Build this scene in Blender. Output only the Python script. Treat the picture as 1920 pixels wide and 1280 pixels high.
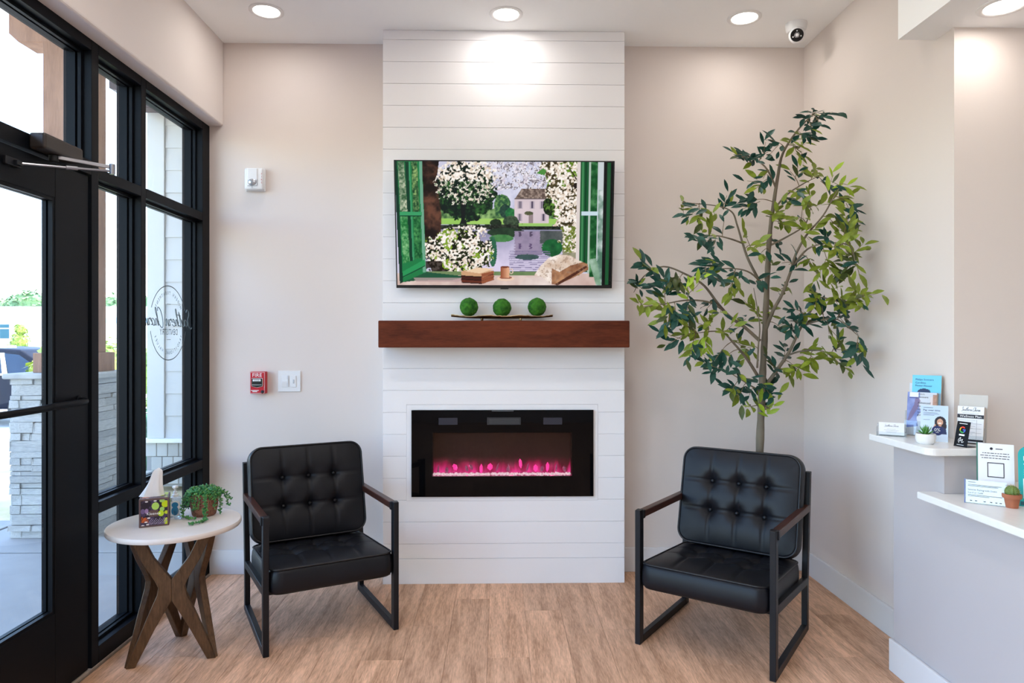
import bpy, bmesh, math, random
import numpy as np
from mathutils import Vector, Matrix, Euler

for _o in list(bpy.data.objects):
    bpy.data.objects.remove(_o, do_unlink=True)
SC = bpy.context.scene
COL = SC.collection
R = math.radians
PI = math.pi

# ------------------------------------------------------------------ camera
cam_d = bpy.data.cameras.new('camera')
cam_d.sensor_width = 36.0
cam_d.lens = 24.0
cam_d.shift_y = -5.0 / 1920.0
cam_d.clip_start = 0.02
cam_d.clip_end = 500
cam = bpy.data.objects.new('camera', cam_d)
cam.location = (0, 0, 1.35)
cam.rotation_euler = (R(90), 0, R(-1.119))
COL.objects.link(cam)
SC.camera = cam

# ------------------------------------------------------------------ sky, sun, exposure
world = bpy.data.worlds.new('sky')
SC.world = world
world.use_nodes = True
_nt = world.node_tree
_nt.nodes.clear()
_out = _nt.nodes.new('ShaderNodeOutputWorld')
_bg = _nt.nodes.new('ShaderNodeBackground')
_sky = _nt.nodes.new('ShaderNodeTexSky')
_sky.sky_type = 'NISHITA'
_sky.sun_disc = False
_sky.sun_elevation = R(62)
_sky.sun_rotation = R(70)
_sky.air_density = 1.0
_sky.dust_density = 1.0
_sky.ozone_density = 2.5
_bg.inputs['Strength'].default_value = 1.25
_hz = _nt.nodes.new('ShaderNodeMix')          # thin high haze over the clear sky
_hz.data_type = 'RGBA'
_hz.inputs[0].default_value = 0.05
_hz.inputs[7].default_value = (1.15, 1.15, 1.16, 1)
_nt.links.new(_sky.outputs[0], _hz.inputs[6])
_nt.links.new(_hz.outputs[2], _bg.inputs['Color'])
_nt.links.new(_bg.outputs[0], _out.inputs['Surface'])

sun_d = bpy.data.lights.new('sun', 'SUN')
sun_d.energy = 11.0
sun_d.angle = R(0.6)
sun_d.color = (1.0, 0.95, 0.86)
sun = bpy.data.objects.new('sun', sun_d)
sun.rotation_euler = Vector((-0.40, -0.22, -0.9)).to_track_quat('-Z', 'Y').to_euler()
sun.location = (6, 4, 14)
COL.objects.link(sun)

SC.view_settings.view_transform = 'Standard'
SC.view_settings.look = 'None'
SC.view_settings.gamma = 1.0
SC.view_settings.use_curve_mapping = False
SC.view_settings.exposure = 0.45
LAMP_W = 1.3
LAMP_COL = (1.0, 0.965, 0.925)
FILL_W = 4.8

# ------------------------------------------------------------------ helpers: meshes
def tag(o, label=None, cat=None, group=None, kind=None):
    if label: o['label'] = label
    if cat: o['category'] = cat
    if group: o['group'] = group
    if kind: o['kind'] = kind
    return o

def empty(name, loc=(0, 0, 0), rz=0.0, label=None, cat=None, group=None, kind=None, parent=None):
    o = bpy.data.objects.new(name, None)
    o.empty_display_size = 0.05
    o.location = loc
    o.rotation_euler = (0, 0, rz)
    COL.objects.link(o)
    if parent: o.parent = parent
    return tag(o, label, cat, group, kind)

def link(name, me, parent=None, M=None):
    o = bpy.data.objects.new(name, me)
    COL.objects.link(o)
    if parent: o.parent = parent
    if M is not None: o.matrix_basis = M
    return o

class MB:
    def __init__(self):
        self.v = []; self.f = []
    def add(self, vs, fs, M=None):
        b = len(self.v)
        for p in vs:
            p = Vector(p)
            if M is not None: p = M @ p
            self.v.append((p.x, p.y, p.z))
        for q in fs: self.f.append(tuple(b + i for i in q))
        return self
    def box(self, x0, x1, y0, y1, z0, z1, M=None):
        vs = [(x0,y0,z0),(x1,y0,z0),(x1,y1,z0),(x0,y1,z0),(x0,y0,z1),(x1,y0,z1),(x1,y1,z1),(x0,y1,z1)]
        fs = [(3,2,1,0),(4,5,6,7),(0,1,5,4),(1,2,6,5),(2,3,7,6),(3,0,4,7)]
        return self.add(vs, fs, M)
    def beam(self, p, q, w, h, side=(1, 0, 0)):
        p = Vector(p); q = Vector(q); d = (q - p).normalized()
        s = Vector(side); s = (s - d * s.dot(d)).normalized(); u = d.cross(s)
        vs = []
        for c in (p, q):
            for a, b in ((-1,-1),(1,-1),(1,1),(-1,1)):
                vs.append(c + s * (a * w / 2) + u * (b * h / 2))
        return self.add(vs, [(3,2,1,0),(4,5,6,7),(0,1,5,4),(1,2,6,5),(2,3,7,6),(3,0,4,7)])
    def tube(self, pts, r, n=8, closed=False):
        pts = [Vector(p) for p in pts]; m = len(pts)
        rs = r if isinstance(r, (list, tuple)) else [r] * m
        ref = None; vs = []; fs = []
        for i, p in enumerate(pts):
            if closed: d = pts[(i + 1) % m] - pts[i - 1]
            else: d = pts[min(i + 1, m - 1)] - pts[max(i - 1, 0)]
            d = d.normalized()
            if ref is None:
                ref = Vector((0, 0, 1)) if abs(d.z) < 0.9 else Vector((1, 0, 0))
            s = (ref - d * ref.dot(d))
            if s.length < 1e-6: s = d.orthogonal()
            s = s.normalized(); t = d.cross(s); ref = s
            for k in range(n):
                a = 2 * PI * k / n
                vs.append(p + (s * math.cos(a) + t * math.sin(a)) * rs[i])
        for i in range(m if closed else m - 1):
            a = i * n; b = ((i + 1) % m) * n
            for k in range(n):
                fs.append((a + k, a + (k + 1) % n, b + (k + 1) % n, b + k))
        if not closed:
            fs.append(tuple(range(n - 1, -1, -1)))
            fs.append(tuple((m - 1) * n + k for k in range(n)))
        return self.add(vs, fs)
    def lathe(self, prof, n=32, c=(0, 0, 0), M=None):
        vs = []; fs = []; m = len(prof)
        for r, z in prof:
            for k in range(n):
                a = 2 * PI * k / n
                vs.append((c[0] + r * math.cos(a), c[1] + r * math.sin(a), c[2] + z))
        for i in range(m - 1):
            for k in range(n):
                fs.append((i*n+k, i*n+(k+1)%n, (i+1)*n+(k+1)%n, (i+1)*n+k))
        if prof[0][0] > 1e-6: fs.append(tuple(range(n - 1, -1, -1)))
        if prof[-1][0] > 1e-6: fs.append(tuple((m-1)*n+k for k in range(n)))
        return self.add(vs, fs, M)
    def prism(self, poly, d0, d1, M=None):
        """2-D polygon (x, z) extruded along y from d0 to d1"""
        n = len(poly)
        vs = [(x, d0, z) for x, z in poly] + [(x, d1, z) for x, z in poly]
        fs = [tuple(range(n)), tuple(range(2*n - 1, n - 1, -1))]
        for i in range(n):
            j = (i + 1) % n
            fs.append((j, i, n + i, n + j))
        return self.add(vs, fs, M)
    def sphere(self, c, r, nu=12, nv=8, sc=(1, 1, 1), M=None):
        vs = [(c[0], c[1], c[2] - r * sc[2])]; fs = []
        for j in range(1, nv):
            ph = -PI / 2 + PI * j / nv
            for i in range(nu):
                a = 2 * PI * i / nu
                vs.append((c[0] + r*sc[0]*math.cos(ph)*math.cos(a), c[1] + r*sc[1]*math.cos(ph)*math.sin(a), c[2] + r*sc[2]*math.sin(ph)))
        vs.append((c[0], c[1], c[2] + r * sc[2]))
        for i in range(nu): fs.append((0, 1 + (i + 1) % nu, 1 + i))
        for j in range(nv - 2):
            for i in range(nu):
                a = 1 + j * nu; b = a + nu
                fs.append((a + i, a + (i+1) % nu, b + (i+1) % nu, b + i))
        L = len(vs) - 1; a = 1 + (nv - 2) * nu
        for i in range(nu): fs.append((a + i, a + (i+1) % nu, L))
        return self.add(vs, fs, M)
    def mesh(self, name, m, smooth=False, bevel=0.0, bseg=2, recalc=True):
        me = bpy.data.meshes.new(name)
        me.from_pydata(self.v, [], self.f)
        if bevel > 0 or recalc:
            bm = bmesh.new(); bm.from_mesh(me)
            if recalc: bmesh.ops.recalc_face_normals(bm, faces=bm.faces)
            if bevel > 0:
                es = [e for e in bm.edges if len(e.link_faces) == 2 and e.calc_face_angle(0) > 0.5]
                bmesh.ops.bevel(bm, geom=es, offset=bevel, segments=bseg, profile=0.5, affect='EDGES', clamp_overlap=True)
            bm.to_mesh(me); bm.free()
        if smooth:
            me.polygons.foreach_set('use_smooth', [True] * len(me.polygons))
            if smooth != 'all':
                try: me.set_sharp_from_angle(angle=R(40))
                except Exception: pass
        me.materials.append(m)
        me.update()
        return me
    def build(self, name, m, parent=None, smooth=False, bevel=0.0, bseg=2, M=None, recalc=True):
        return link(name, self.mesh(name, m, smooth, bevel, bseg, recalc), parent, M)

def catmull(pts, k=6, closed=False):
    pts = [Vector(p) for p in pts]; n = len(pts); out = []
    rng = range(n) if closed else range(n - 1)
    for i in rng:
        if closed: p0, p1, p2, p3 = pts[i-1], pts[i], pts[(i+1) % n], pts[(i+2) % n]
        else: p0, p1, p2, p3 = pts[max(i-1, 0)], pts[i], pts[i+1], pts[min(i+2, n-1)]
        for j in range(k):
            t = j / k
            out.append(0.5 * ((2*p1) + (p2-p0)*t + (2*p0-5*p1+4*p2-p3)*t*t + (-p0+3*p1-3*p2+p3)*t*t*t))
    if not closed: out.append(pts[-1])
    return out

def copy_tree(o, parent=None):
    c = o.copy(); COL.objects.link(c); c.parent = parent
    for ch in list(o.children): copy_tree(ch, c)
    return c

# ------------------------------------------------------------------ helpers: materials
MATS = {}
def srgb(r, g, b):
    def f(c):
        c /= 255.0
        return c / 12.92 if c <= 0.04045 else ((c + 0.055) / 1.055) ** 2.4
    return (f(r), f(g), f(b))

def pm(name, col, rough=0.5, metal=0.0, var=0.0, vscale=6.0, stretch=(1,1,1), bump=0.0, bscale=60.0,
       col2=None, spec=0.5, emit=None, estr=0.0, trans=0.0, ior=1.45, rnd=0.0, alpha=1.0, detail=4.0, coat=0.0):
    """procedural principled material: noise-mixed colour, optional bump, optional per-object variation"""
    m = bpy.data.materials.new(name); m.use_nodes = True
    nt = m.node_tree; N = nt.nodes; L = nt.links
    b = N['Principled BSDF']
    b.inputs['Roughness'].default_value = rough
    b.inputs['Metallic'].default_value = metal
    b.inputs['Specular IOR Level'].default_value = spec
    b.inputs['IOR'].default_value = ior
    b.inputs['Transmission Weight'].default_value = trans
    b.inputs['Alpha'].default_value = alpha
    b.inputs['Coat Weight'].default_value = coat
    c1 = (*col, 1)
    if emit:
        b.inputs['Emission Color'].default_value = (*emit, 1)
        b.inputs['Emission Strength'].default_value = estr
    tc = N.new('ShaderNodeTexCoord'); mp = N.new('ShaderNodeMapping')
    mp.inputs['Scale'].default_value = stretch
    L.new(tc.outputs['Object'], mp.inputs['Vector'])
    vec = mp.outputs['Vector']
    if rnd > 0:
        oi = N.new('ShaderNodeObjectInfo'); ml = N.new('ShaderNodeMath'); ml.operation = 'MULTIPLY'
        ml.inputs[1].default_value = 37.0
        L.new(oi.outputs['Random'], ml.inputs[0])
        ad = N.new('ShaderNodeVectorMath'); ad.operation = 'ADD'
        L.new(vec, ad.inputs[0]); L.new(ml.outputs[0], ad.inputs[1]); vec = ad.outputs[0]
    c2 = col2 if col2 else tuple(max(0, c * (1 - var)) for c in col)
    if var > 0 or col2:
        nz = N.new('ShaderNodeTexNoise'); nz.inputs['Scale'].default_value = vscale; nz.inputs['Detail'].default_value = detail
        L.new(vec, nz.inputs['Vector'])
        cr = N.new('ShaderNodeValToRGB')
        cr.color_ramp.elements[0].position = 0.32; cr.color_ramp.elements[0].color = (*c2, 1)
        cr.color_ramp.elements[1].position = 0.68; cr.color_ramp.elements[1].color = c1
        L.new(nz.outputs['Fac'], cr.inputs['Fac'])
        src = cr.outputs['Color']
    else:
        rgb = N.new('ShaderNodeRGB'); rgb.outputs[0].default_value = c1; src = rgb.outputs[0]
    if rnd > 0:
        hs = N.new('ShaderNodeHueSaturation')
        mr = N.new('ShaderNodeMapRange'); mr.inputs['To Min'].default_value = 1 - rnd; mr.inputs['To Max'].default_value = 1 + rnd
        L.new(oi.outputs['Random'], mr.inputs['Value']); L.new(mr.outputs['Result'], hs.inputs['Value'])
        L.new(src, hs.inputs['Color']); src = hs.outputs['Color']
    L.new(src, b.inputs['Base Color'])
    if bump > 0:
        n2 = N.new('ShaderNodeTexNoise'); n2.inputs['Scale'].default_value = bscale; n2.inputs['Detail'].default_value = 3
        L.new(vec, n2.inputs['Vector'])
        bp = N.new('ShaderNodeBump'); bp.inputs['Strength'].default_value = bump; bp.inputs['Distance'].default_value = 0.002
        L.new(n2.outputs['Fac'], bp.inputs['Height']); L.new(bp.outputs['Normal'], b.inputs['Normal'])
    MATS[name] = m
    return m

def glass_mat(name, tint=(1, 1, 1), ior=1.5, rough=0.0):
    """thin clear sheet: straight transmission plus Fresnel reflection"""
    m = bpy.data.materials.new(name); m.use_nodes = True
    nt = m.node_tree; N = nt.nodes; L = nt.links; N.clear()
    o = N.new('ShaderNodeOutputMaterial'); mx = N.new('ShaderNodeMixShader')
    tr = N.new('ShaderNodeBsdfTransparent'); gl = N.new('ShaderNodeBsdfGlossy'); lw = N.new('ShaderNodeLayerWeight')
    pw = N.new('ShaderNodeMath'); pw.operation = 'POWER'; pw.inputs[1].default_value = 5.0
    fr = N.new('ShaderNodeMath'); fr.operation = 'MULTIPLY_ADD'
    f0 = ((ior - 1)/(ior + 1))**2
    fr.inputs[1].default_value = 1 - f0; fr.inputs[2].default_value = f0
    L.new(lw.outputs['Facing'], pw.inputs[0]); L.new(pw.outputs[0], fr.inputs[0])
    tr.inputs['Color'].default_value = (*tint, 1); gl.inputs['Roughness'].default_value = rough
    L.new(fr.outputs[0], mx.inputs[0]); L.new(tr.outputs[0], mx.inputs[1]); L.new(gl.outputs[0], mx.inputs[2])
    L.new(mx.outputs[0], o.inputs['Surface'])
    MATS[name] = m
    return m

def vc_mat(name, emit=0.0, rough=0.5, spec=0.3):
    """flat print or screen: colours carried by the sheet's colour attribute"""
    m = bpy.data.materials.new(name); m.use_nodes = True
    nt = m.node_tree; N = nt.nodes; L = nt.links; b = N['Principled BSDF']
    at = N.new('ShaderNodeAttribute'); at.attribute_name = 'print'
    b.inputs['Roughness'].default_value = rough; b.inputs['Specular IOR Level'].default_value = spec
    if emit > 0:
        b.inputs['Base Color'].default_value = (0.004, 0.004, 0.004, 1)
        L.new(at.outputs['Color'], b.inputs['Emission Color']); b.inputs['Emission Strength'].default_value = emit
    else:
        L.new(at.outputs['Color'], b.inputs['Base Color'])
    MATS[name] = m
    return m

def wood_mat(name, c1, c2, rough=0.45, scale=5.0, stretch=(1, 1, 1), rnd=0.08, bump=0.15, streak=0.5, spec=0.3):
    """fine streaked grain on top of broad colour drift"""
    m = bpy.data.materials.new(name); m.use_nodes = True
    nt = m.node_tree; N = nt.nodes; L = nt.links; b = N['Principled BSDF']
    b.inputs['Roughness'].default_value = rough; b.inputs['Specular IOR Level'].default_value = spec
    tc = N.new('ShaderNodeTexCoord'); oi = N.new('ShaderNodeObjectInfo')
    ml = N.new('ShaderNodeMath'); ml.operation = 'MULTIPLY'; ml.inputs[1].default_value = 53.0
    ad = N.new('ShaderNodeVectorMath'); ad.operation = 'ADD'
    mp = N.new('ShaderNodeMapping'); mp.inputs['Scale'].default_value = stretch
    L.new(oi.outputs['Random'], ml.inputs[0]); L.new(tc.outputs['Object'], ad.inputs[0]); L.new(ml.outputs[0], ad.inputs[1])
    L.new(ad.outputs[0], mp.inputs['Vector'])
    n1 = N.new('ShaderNodeTexNoise'); n1.inputs['Scale'].default_value = scale; n1.inputs['Detail'].default_value = 5; n1.inputs['Distortion'].default_value = 0.6
    n2 = N.new('ShaderNodeTexNoise'); n2.inputs['Scale'].default_value = scale * 7; n2.inputs['Detail'].default_value = 6; n2.inputs['Roughness'].default_value = 0.65
    L.new(mp.outputs[0], n1.inputs['Vector']); L.new(mp.outputs[0], n2.inputs['Vector'])
    mx = N.new('ShaderNodeMix'); mx.data_type = 'FLOAT'; mx.inputs[0].default_value = streak
    L.new(n1.outputs['Fac'], mx.inputs[2]); L.new(n2.outputs['Fac'], mx.inputs[3])
    cr = N.new('ShaderNodeValToRGB')
    cr.color_ramp.elements[0].position = 0.36; cr.color_ramp.elements[0].color = (*c2, 1)
    cr.color_ramp.elements[1].position = 0.62; cr.color_ramp.elements[1].color = (*c1, 1)
    L.new(mx.outputs[0], cr.inputs['Fac'])
    hs = N.new('ShaderNodeHueSaturation'); mr = N.new('ShaderNodeMapRange')
    mr.inputs['To Min'].default_value = 1 - rnd; mr.inputs['To Max'].default_value = 1 + rnd
    L.new(oi.outputs['Random'], mr.inputs['Value']); L.new(mr.outputs['Result'], hs.inputs['Value'])
    L.new(cr.outputs['Color'], hs.inputs['Color']); L.new(hs.outputs['Color'], b.inputs['Base Color'])
    bp = N.new('ShaderNodeBump'); bp.inputs['Strength'].default_value = bump; bp.inputs['Distance'].default_value = 0.001
    L.new(n2.outputs['Fac'], bp.inputs['Height']); L.new(bp.outputs['Normal'], b.inputs['Normal'])
    MATS[name] = m
    return m

M_wall = pm('wall_paint', (0.725, 0.650, 0.610), 0.75, bump=0.05, bscale=180)
M_ceil = pm('ceiling_paint', (0.95, 0.95, 0.945), 0.8, bump=0.04, bscale=180)
M_white = pm('white_trim', (0.72, 0.71, 0.72), 0.45)
M_ship = pm('shiplap_paint', (0.87, 0.86, 0.875), 0.42, rnd=0.012, bump=0.03, bscale=90)
M_black = pm('black_aluminium', (0.004, 0.005, 0.007), 0.42, metal=0.0, spec=0.11)
M_glass = glass_mat('window_glass', (0.97, 0.99, 0.99), 1.35)
M_plank = wood_mat('floor_plank', (0.90, 0.55, 0.355), (0.43, 0.23, 0.13), 0.5, 3.2, (7.5, 0.8, 1.0), 0.15, 0.12, 0.5)
M_under = pm('subfloor', (0.30, 0.21, 0.15), 0.7, var=0.2)
M_mantel = wood_mat('mantel_wood', (0.150, 0.034, 0.013), (0.075, 0.016, 0.007), 0.62, 3.0, (0.9, 6, 6), 0.02, 0.25, 0.4, 0.15)
M_walnut = wood_mat('table_wood', (0.155, 0.085, 0.043), (0.060, 0.032, 0.016), 0.42, 4.0, (5, 5, 1.0), 0.1, 0.15, 0.5)
M_armwood = wood_mat('arm_wood', (0.080, 0.026, 0.016), (0.030, 0.012, 0.009), 0.32, 5.0, (8, 1, 8), 0.05, 0.1, 0.5)
M_leather = pm('black_leather', (0.0055, 0.0062, 0.0095), 0.42, var=0.25, vscale=12, bump=0.10, bscale=260, spec=0.32)
M_steel = pm('black_steel', (0.006, 0.007, 0.010), 0.42, metal=0.0, spec=.35)
M_chrome = pm('brushed_steel', (0.30, 0.30, 0.32), 0.3, metal=1.0)
M_quartz = pm('white_quartz', (0.83, 0.82, 0.80), 0.22, var=0.03, vscale=40)
M_tabletop = pm('table_top_white', (0.78, 0.72, 0.68), 0.35, var=0.04, vscale=18)

# ================================================================== THE SETTING
XL, XS, XO, XR, YB, ZC, ZH = -1.58, -1.66, -1.79, 1.784, 3.955, 3.05, 2.57
def struct(name, mb, m, label=None, **k):
    o = mb.build(name, m, **k)
    return tag(o, label, None, None, 'structure')

# floor: slab with individual planks
floor = struct('floor', MB().box(XO, 4.3, -3.5, YB, -0.12, -0.006), M_under, 'light oak plank floor')
random.seed(11)
PW, PL = 0.1775, 1.22
plank_me = MB().box(-PW/2 + .0004, PW/2 - .0004, -PL/2 + .0004, PL/2 - .0004, -0.006, 0.0).mesh('plank', M_plank, bevel=0.0006, bseg=1)
def cut_plank(y0, y1, x0, x1):
    w = x1 - x0; l = y1 - y0
    if abs(w - PW) < 1e-3 and abs(l - PL) < 1e-3: me = plank_me
    else: me = MB().box(-w/2 + .0004, w/2 - .0004, -l/2 + .0004, l/2 - .0004, -0.006, 0.0).mesh('plank', M_plank, bevel=0.0006, bseg=1)
    link('plank', me, floor, Matrix.Translation(((x0 + x1)/2, (y0 + y1)/2, 0)))
xs = [-1.655 + 0.01]
while xs[-1] < 1.62: xs.append(xs[-1] + PW)
offs = [0.32, 0.95, 0.55, 0.12, 0.78, 0.40, 1.05, 0.66]
for i, x in enumerate(xs):
    x1 = min(x + PW, XR)
    y = YB - offs[i % 8] - random.uniform(0, .14)
    cut_plank(y, YB, x, x1)
    while y > -3.49:
        y0 = max(y - PL, -3.5)
        cut_plank(y0, y, x, x1); y = y0

# walls
struct('wall_back', MB().box(XO, 2.0, YB, YB + .14, 0, 3.6), M_wall, 'greige painted back wall')
mb = MB().box(XO, XL, -3.5, YB, ZH, 3.6)
struct('wall_left', mb, M_wall, 'greige wall strip above the storefront glass', bevel=0.012, bseg=3)
struct('wall_left_solid', MB().box(XO, XL, -3.5, -3.0, 0, ZH), M_wall)
struct('wall_right', MB().box(XR, 1.93, 2.64, YB, 0, ZC), M_wall, 'greige right wall beside the olive tree')
struct('wall_reception', MB().box(1.93, 4.3, 2.64, 2.78, 0, ZC), M_wall, 'greige wall behind the reception ledge')
struct('wall_side', MB().box(4.3, 4.44, -3.5, 2.78, 0, ZC), M_wall)
struct('wall_rear', MB().box(XO, 4.44, -3.65, -3.5, 0, ZC), M_wall)
struct('ceiling', MB().box(XL, 4.44, -3.5, YB, ZC, ZC + .1), M_ceil, 'white ceiling')
mb = MB()
poly = [(1.63, -3.5), (4.3, -3.5), (4.3, 2.64), (XR, 2.64), (XR, 2.755), (1.63, 2.755)]
n = len(poly)
mb.add([(x, y, ZH) for x, y in poly] + [(x, y, ZC) for x, y in poly],
       [tuple(range(n - 1, -1, -1)), tuple(range(n, 2*n))] + [(i, (i+1) % n, n + (i+1) % n, n + i) for i in range(n)])
struct('ceiling_soffit', mb, M_ceil, 'dropped white soffit above the reception desk')

# chimney breast with shiplap
BX0, BX1, BY = -0.637, 0.697, 3.77
mb = MB()
for a in ((BX0 + .004, -.470, 0, ZC), (.515, BX1 - .004, 0, ZC), (-.470, .515, 0, .490), (-.470, .515, .950, ZC)):
    mb.box(a[0], a[1], BY + .005, YB, a[2], a[3])
breast = struct('wall_chimney', mb, M_ship, 'white shiplap chimney breast')
FX0, FX1, FZ0, FZ1 = -0.507, 0.548, 0.458, 0.987
lines = [ZC] + [2.997 - .1207 * k for k in range(24)] + [0.14]
g = 0.0009
def sboard(poly):
    c = [sum(p[0] for p in poly)/len(poly), sum(p[1] for p in poly)/len(poly)]
    mb = MB().prism([(x - c[0], z - c[1]) for x, z in poly], 0, 0.014)
    mb.build('shiplap_board', M_ship, breast, bevel=0.0007, bseg=1, M=Matrix.Translation((c[0], BY, c[1])))
for zt, zb in zip(lines[:-1], lines[1:]):
    zt -= g; zb += g
    if zb > FZ1 or zt < FZ0:
        sboard([(BX0, zb), (BX1, zb), (BX1, zt), (BX0, zt)])
    elif zt > FZ1:
        sboard([(BX0, zb), (FX0 - g, zb), (FX0 - g, FZ1 + g), (FX1 + g, FZ1 + g), (FX1 + g, zb), (BX1, zb), (BX1, zt), (BX0, zt)])
    elif zb < FZ0:
        sboard([(BX0, zb), (BX1, zb), (BX1, zt), (FX1 + g, zt), (FX1 + g, FZ0 - g), (FX0 - g, FZ0 - g), (FX0 - g, zt), (BX0, zt)])
    else:
        sboard([(BX0, zb), (FX0 - g, zb), (FX0 - g, zt), (BX0, zt)])
        sboard([(FX1 + g, zb), (BX1, zb), (BX1, zt), (FX1 + g, zt)])
mb = MB()
for a in ((FX0, FX1, .9585, FZ1), (FX0, FX1, FZ0, .4815), (FX0, -.4795, .4815, .9585), (.5235, FX1, .4815, .9585)):
    mb.box(a[0], a[1], BY - .001, BY + .013, a[2], a[3])
mb.build('fireplace_surround', M_ship, breast)
MB().box(BX0, BX1, BY - .002, BY + .013, 0, .1385).build('base_panel', M_ship, breast, bevel=.001, bseg=1)

# baseboards
struct('baseboard_back_left', MB().box(-1.655, BX0, YB - .014, YB, 0, .14), M_white, 'white baseboard behind the side table', bevel=.003)
struct('baseboard_back_right', MB().box(BX1, XR - .014, YB - .014, YB, 0, .14), M_white, 'white baseboard behind the olive tree', bevel=.003)
struct('baseboard_right', MB().box(XR - .014, XR, 2.757, YB, 0, .132), M_white, 'white baseboard along the right wall', bevel=.003)

# ------------------------------------------------------------------ storefront window (sidelights and transom)
win = empty('window_1', (XS, 2.8, 0), kind='structure', label='black framed storefront window wall with clear panes')
def W(y0, y1, z0, z1, name='mullion', x0=-.115, x1=0.0, bev=.0015):
    MB().box(x0, x1, y0 - 2.8, y1 - 2.8, z0, z1).build(name, M_black, win, bevel=bev, bseg=1)
def pane(y0, y1, z0, z1):
    # glazing stops and the sheet itself
    p = MB().box(-.058, -.052, y0 - 2.8, y1 - 2.8, z0, z1).build('pane', M_glass, win)
    mb = MB(); s = .012
    for x0, x1 in ((-.050, -.036), (-.074, -.060)):
        mb.box(x0, x1, y0 - 2.8, y0 - 2.8 + s, z0, z1).box(x0, x1, y1 - 2.8 - s, y1 - 2.8, z0, z1)
        mb.box(x0, x1, y0 - 2.8 + s, y1 - 2.8 - s, z0, z0 + s).box(x0, x1, y0 - 2.8 + s, y1 - 2.8 - s, z1 - s, z1)
    mb.build('glazing_bead', M_black, p)
    return p
W(3.862, 3.953, 0, ZH); W(3.205, 3.248, 0, ZH); W(2.818, 2.867, 0, ZH); W(1.80, 1.85, 0, ZH); W(.85, .90, 0, ZH); W(-.45, -.40, 0, ZH); W(-1.75, -1.70, 0, ZH); W(-3.0, -2.95, 0, ZH)
bays = [(3.248, 3.862), (2.867, 3.205), (.90, 1.80), (-.40, .85), (-1.70, -.45), (-2.95, -1.75)]  # rearmost bays are unseen, added to bring in more daylight
for y0, y1 in bays:
    W(y0, y1, 2.527, ZH, 'head_rail'); W(y0, y1, 2.013, 2.058, 'rail'); W(y0, y1, .625, .672, 'rail'); W(y0, y1, 0, .075, 'sill_rail')
W(1.85, 2.818, 2.527, ZH, 'head_rail'); W(1.85, 2.818, 2.018, 2.076, 'transom_bar')
for y0, y1 in bays:
    pane(y0, y1, .075, .625); pane(y0, y1, 2.058, 2.527)
pane(1.85, 2.818, 2.076, 2.527)
p_mid = [pane(y0, y1, .672, 2.013) for y0, y1 in bays]
MB().box(-.03, .004, -1.9, 1.15, -.004, .006).build('sealant_strip', pm('sealant', (.45, .36, .29), .6, var=.2, vscale=30), win)

# ------------------------------------------------------------------ door
door = empty('door_1', (XS, 2.81, 0), kind='structure', label='black aluminium glass entrance door with push bar')
def D(y0, y1, z0, z1, name, x0=-.052, x1=-.007):
    return MB().box(x0, x1, y0 - 2.81, y1 - 2.81, z0, z1).build(name, M_black, door, bevel=.002, bseg=1)
D(2.60, 2.806, .008, 2.010, 'stile'); D(1.862, 2.02, .008, 2.010, 'stile')
D(2.02, 2.60, 1.880, 2.010, 'top_rail'); D(2.02, 2.60, .008, .318, 'bottom_rail')
MB().box(-.033, -.027, 2.02 - 2.81, 2.60 - 2.81, .318, 1.880).build('door_pane', M_glass, door)
mb = MB()
for x0, x1 in ((-.026, -.010), (-.050, -.034)):
    mb.box(x0, x1, -.222, -.210, .318, 1.88).box(x0, x1, -.79, -.778, .318, 1.88)
    mb.box(x0, x1, -.778, -.222, .318, .330).box(x0, x1, -.778, -.222, 1.868, 1.880)
mb.build('glazing_bead', M_black, door)
bar = catmull([(-.012, 2.742 - 2.81, 1.106), (.030, 2.722 - 2.81, 1.106), (.055, 2.66 - 2.81, 1.106), (.058, 2.50 - 2.81, 1.106), (.056, 2.44 - 2.81, 1.103), (.056, 2.2 - 2.81, 1.103), (.052, 1.98 - 2.81, 1.106), (.02, 1.93 - 2.81, 1.106), (-.012, 1.92 - 2.81, 1.106)], 6)
pb = MB().tube(bar, .0125, 10).build('push_bar', M_black, door, smooth=True)
MB().lathe([(.02, 0), (.02, .006), (.014, .008)], 16, M=Matrix.Translation((-.008, 2.742 - 2.81, 1.106)) @ Matrix.Rotation(PI/2, 4, 'Y')).build('flange', M_black, pb, smooth=True)
cl = MB().box(.002, .060, 2.44 - 2.81, 2.665 - 2.81, 2.022, 2.080).build('door_closer', pm('bronze_closer', (.045, .037, .034), .4, metal=.5), door, bevel=.009, bseg=3)
arm = MB()
piv = Vector((.032, 2.53 - 2.81, 2.016)); elb = Vector((.205, 2.60 - 2.81, 1.995)); sho = Vector((.004, 2.37 - 2.81, 1.952))
arm.beam(piv, elb, .014, .006, (0, 0, 1)); arm.build('closer_arm', M_chrome, cl, bevel=.002)
arm = MB().tube([elb + Vector((0, 0, -.014)), (elb + sho)/2 + Vector((0, 0, -.008)), sho], .0045, 8)
arm.tube([elb + Vector((0, 0, -.026)), elb + Vector((0, 0, .012))], .010, 10)
arm.tube([elb * .62 + sho * .38 + Vector((0, 0, -.010)), elb * .50 + sho * .50 + Vector((0, 0, -.008))], .008, 8)
arm.build('closer_forearm', M_chrome, cl, smooth=True)
mb = MB().box(-.006, .006, sho.y - .045, sho.y + .028, 1.940, 1.968).box(.004, .02, sho.y - .010, sho.y + .02, 1.945, 1.961)
mb.build('arm_shoe', M_steel, cl, bevel=.002)
MB().lathe([(.016, 0), (.016, .022), (.010, .024)], 16, c=(piv.x, piv.y, 1.998)).build('pinion', M_steel, cl, smooth=True)

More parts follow.
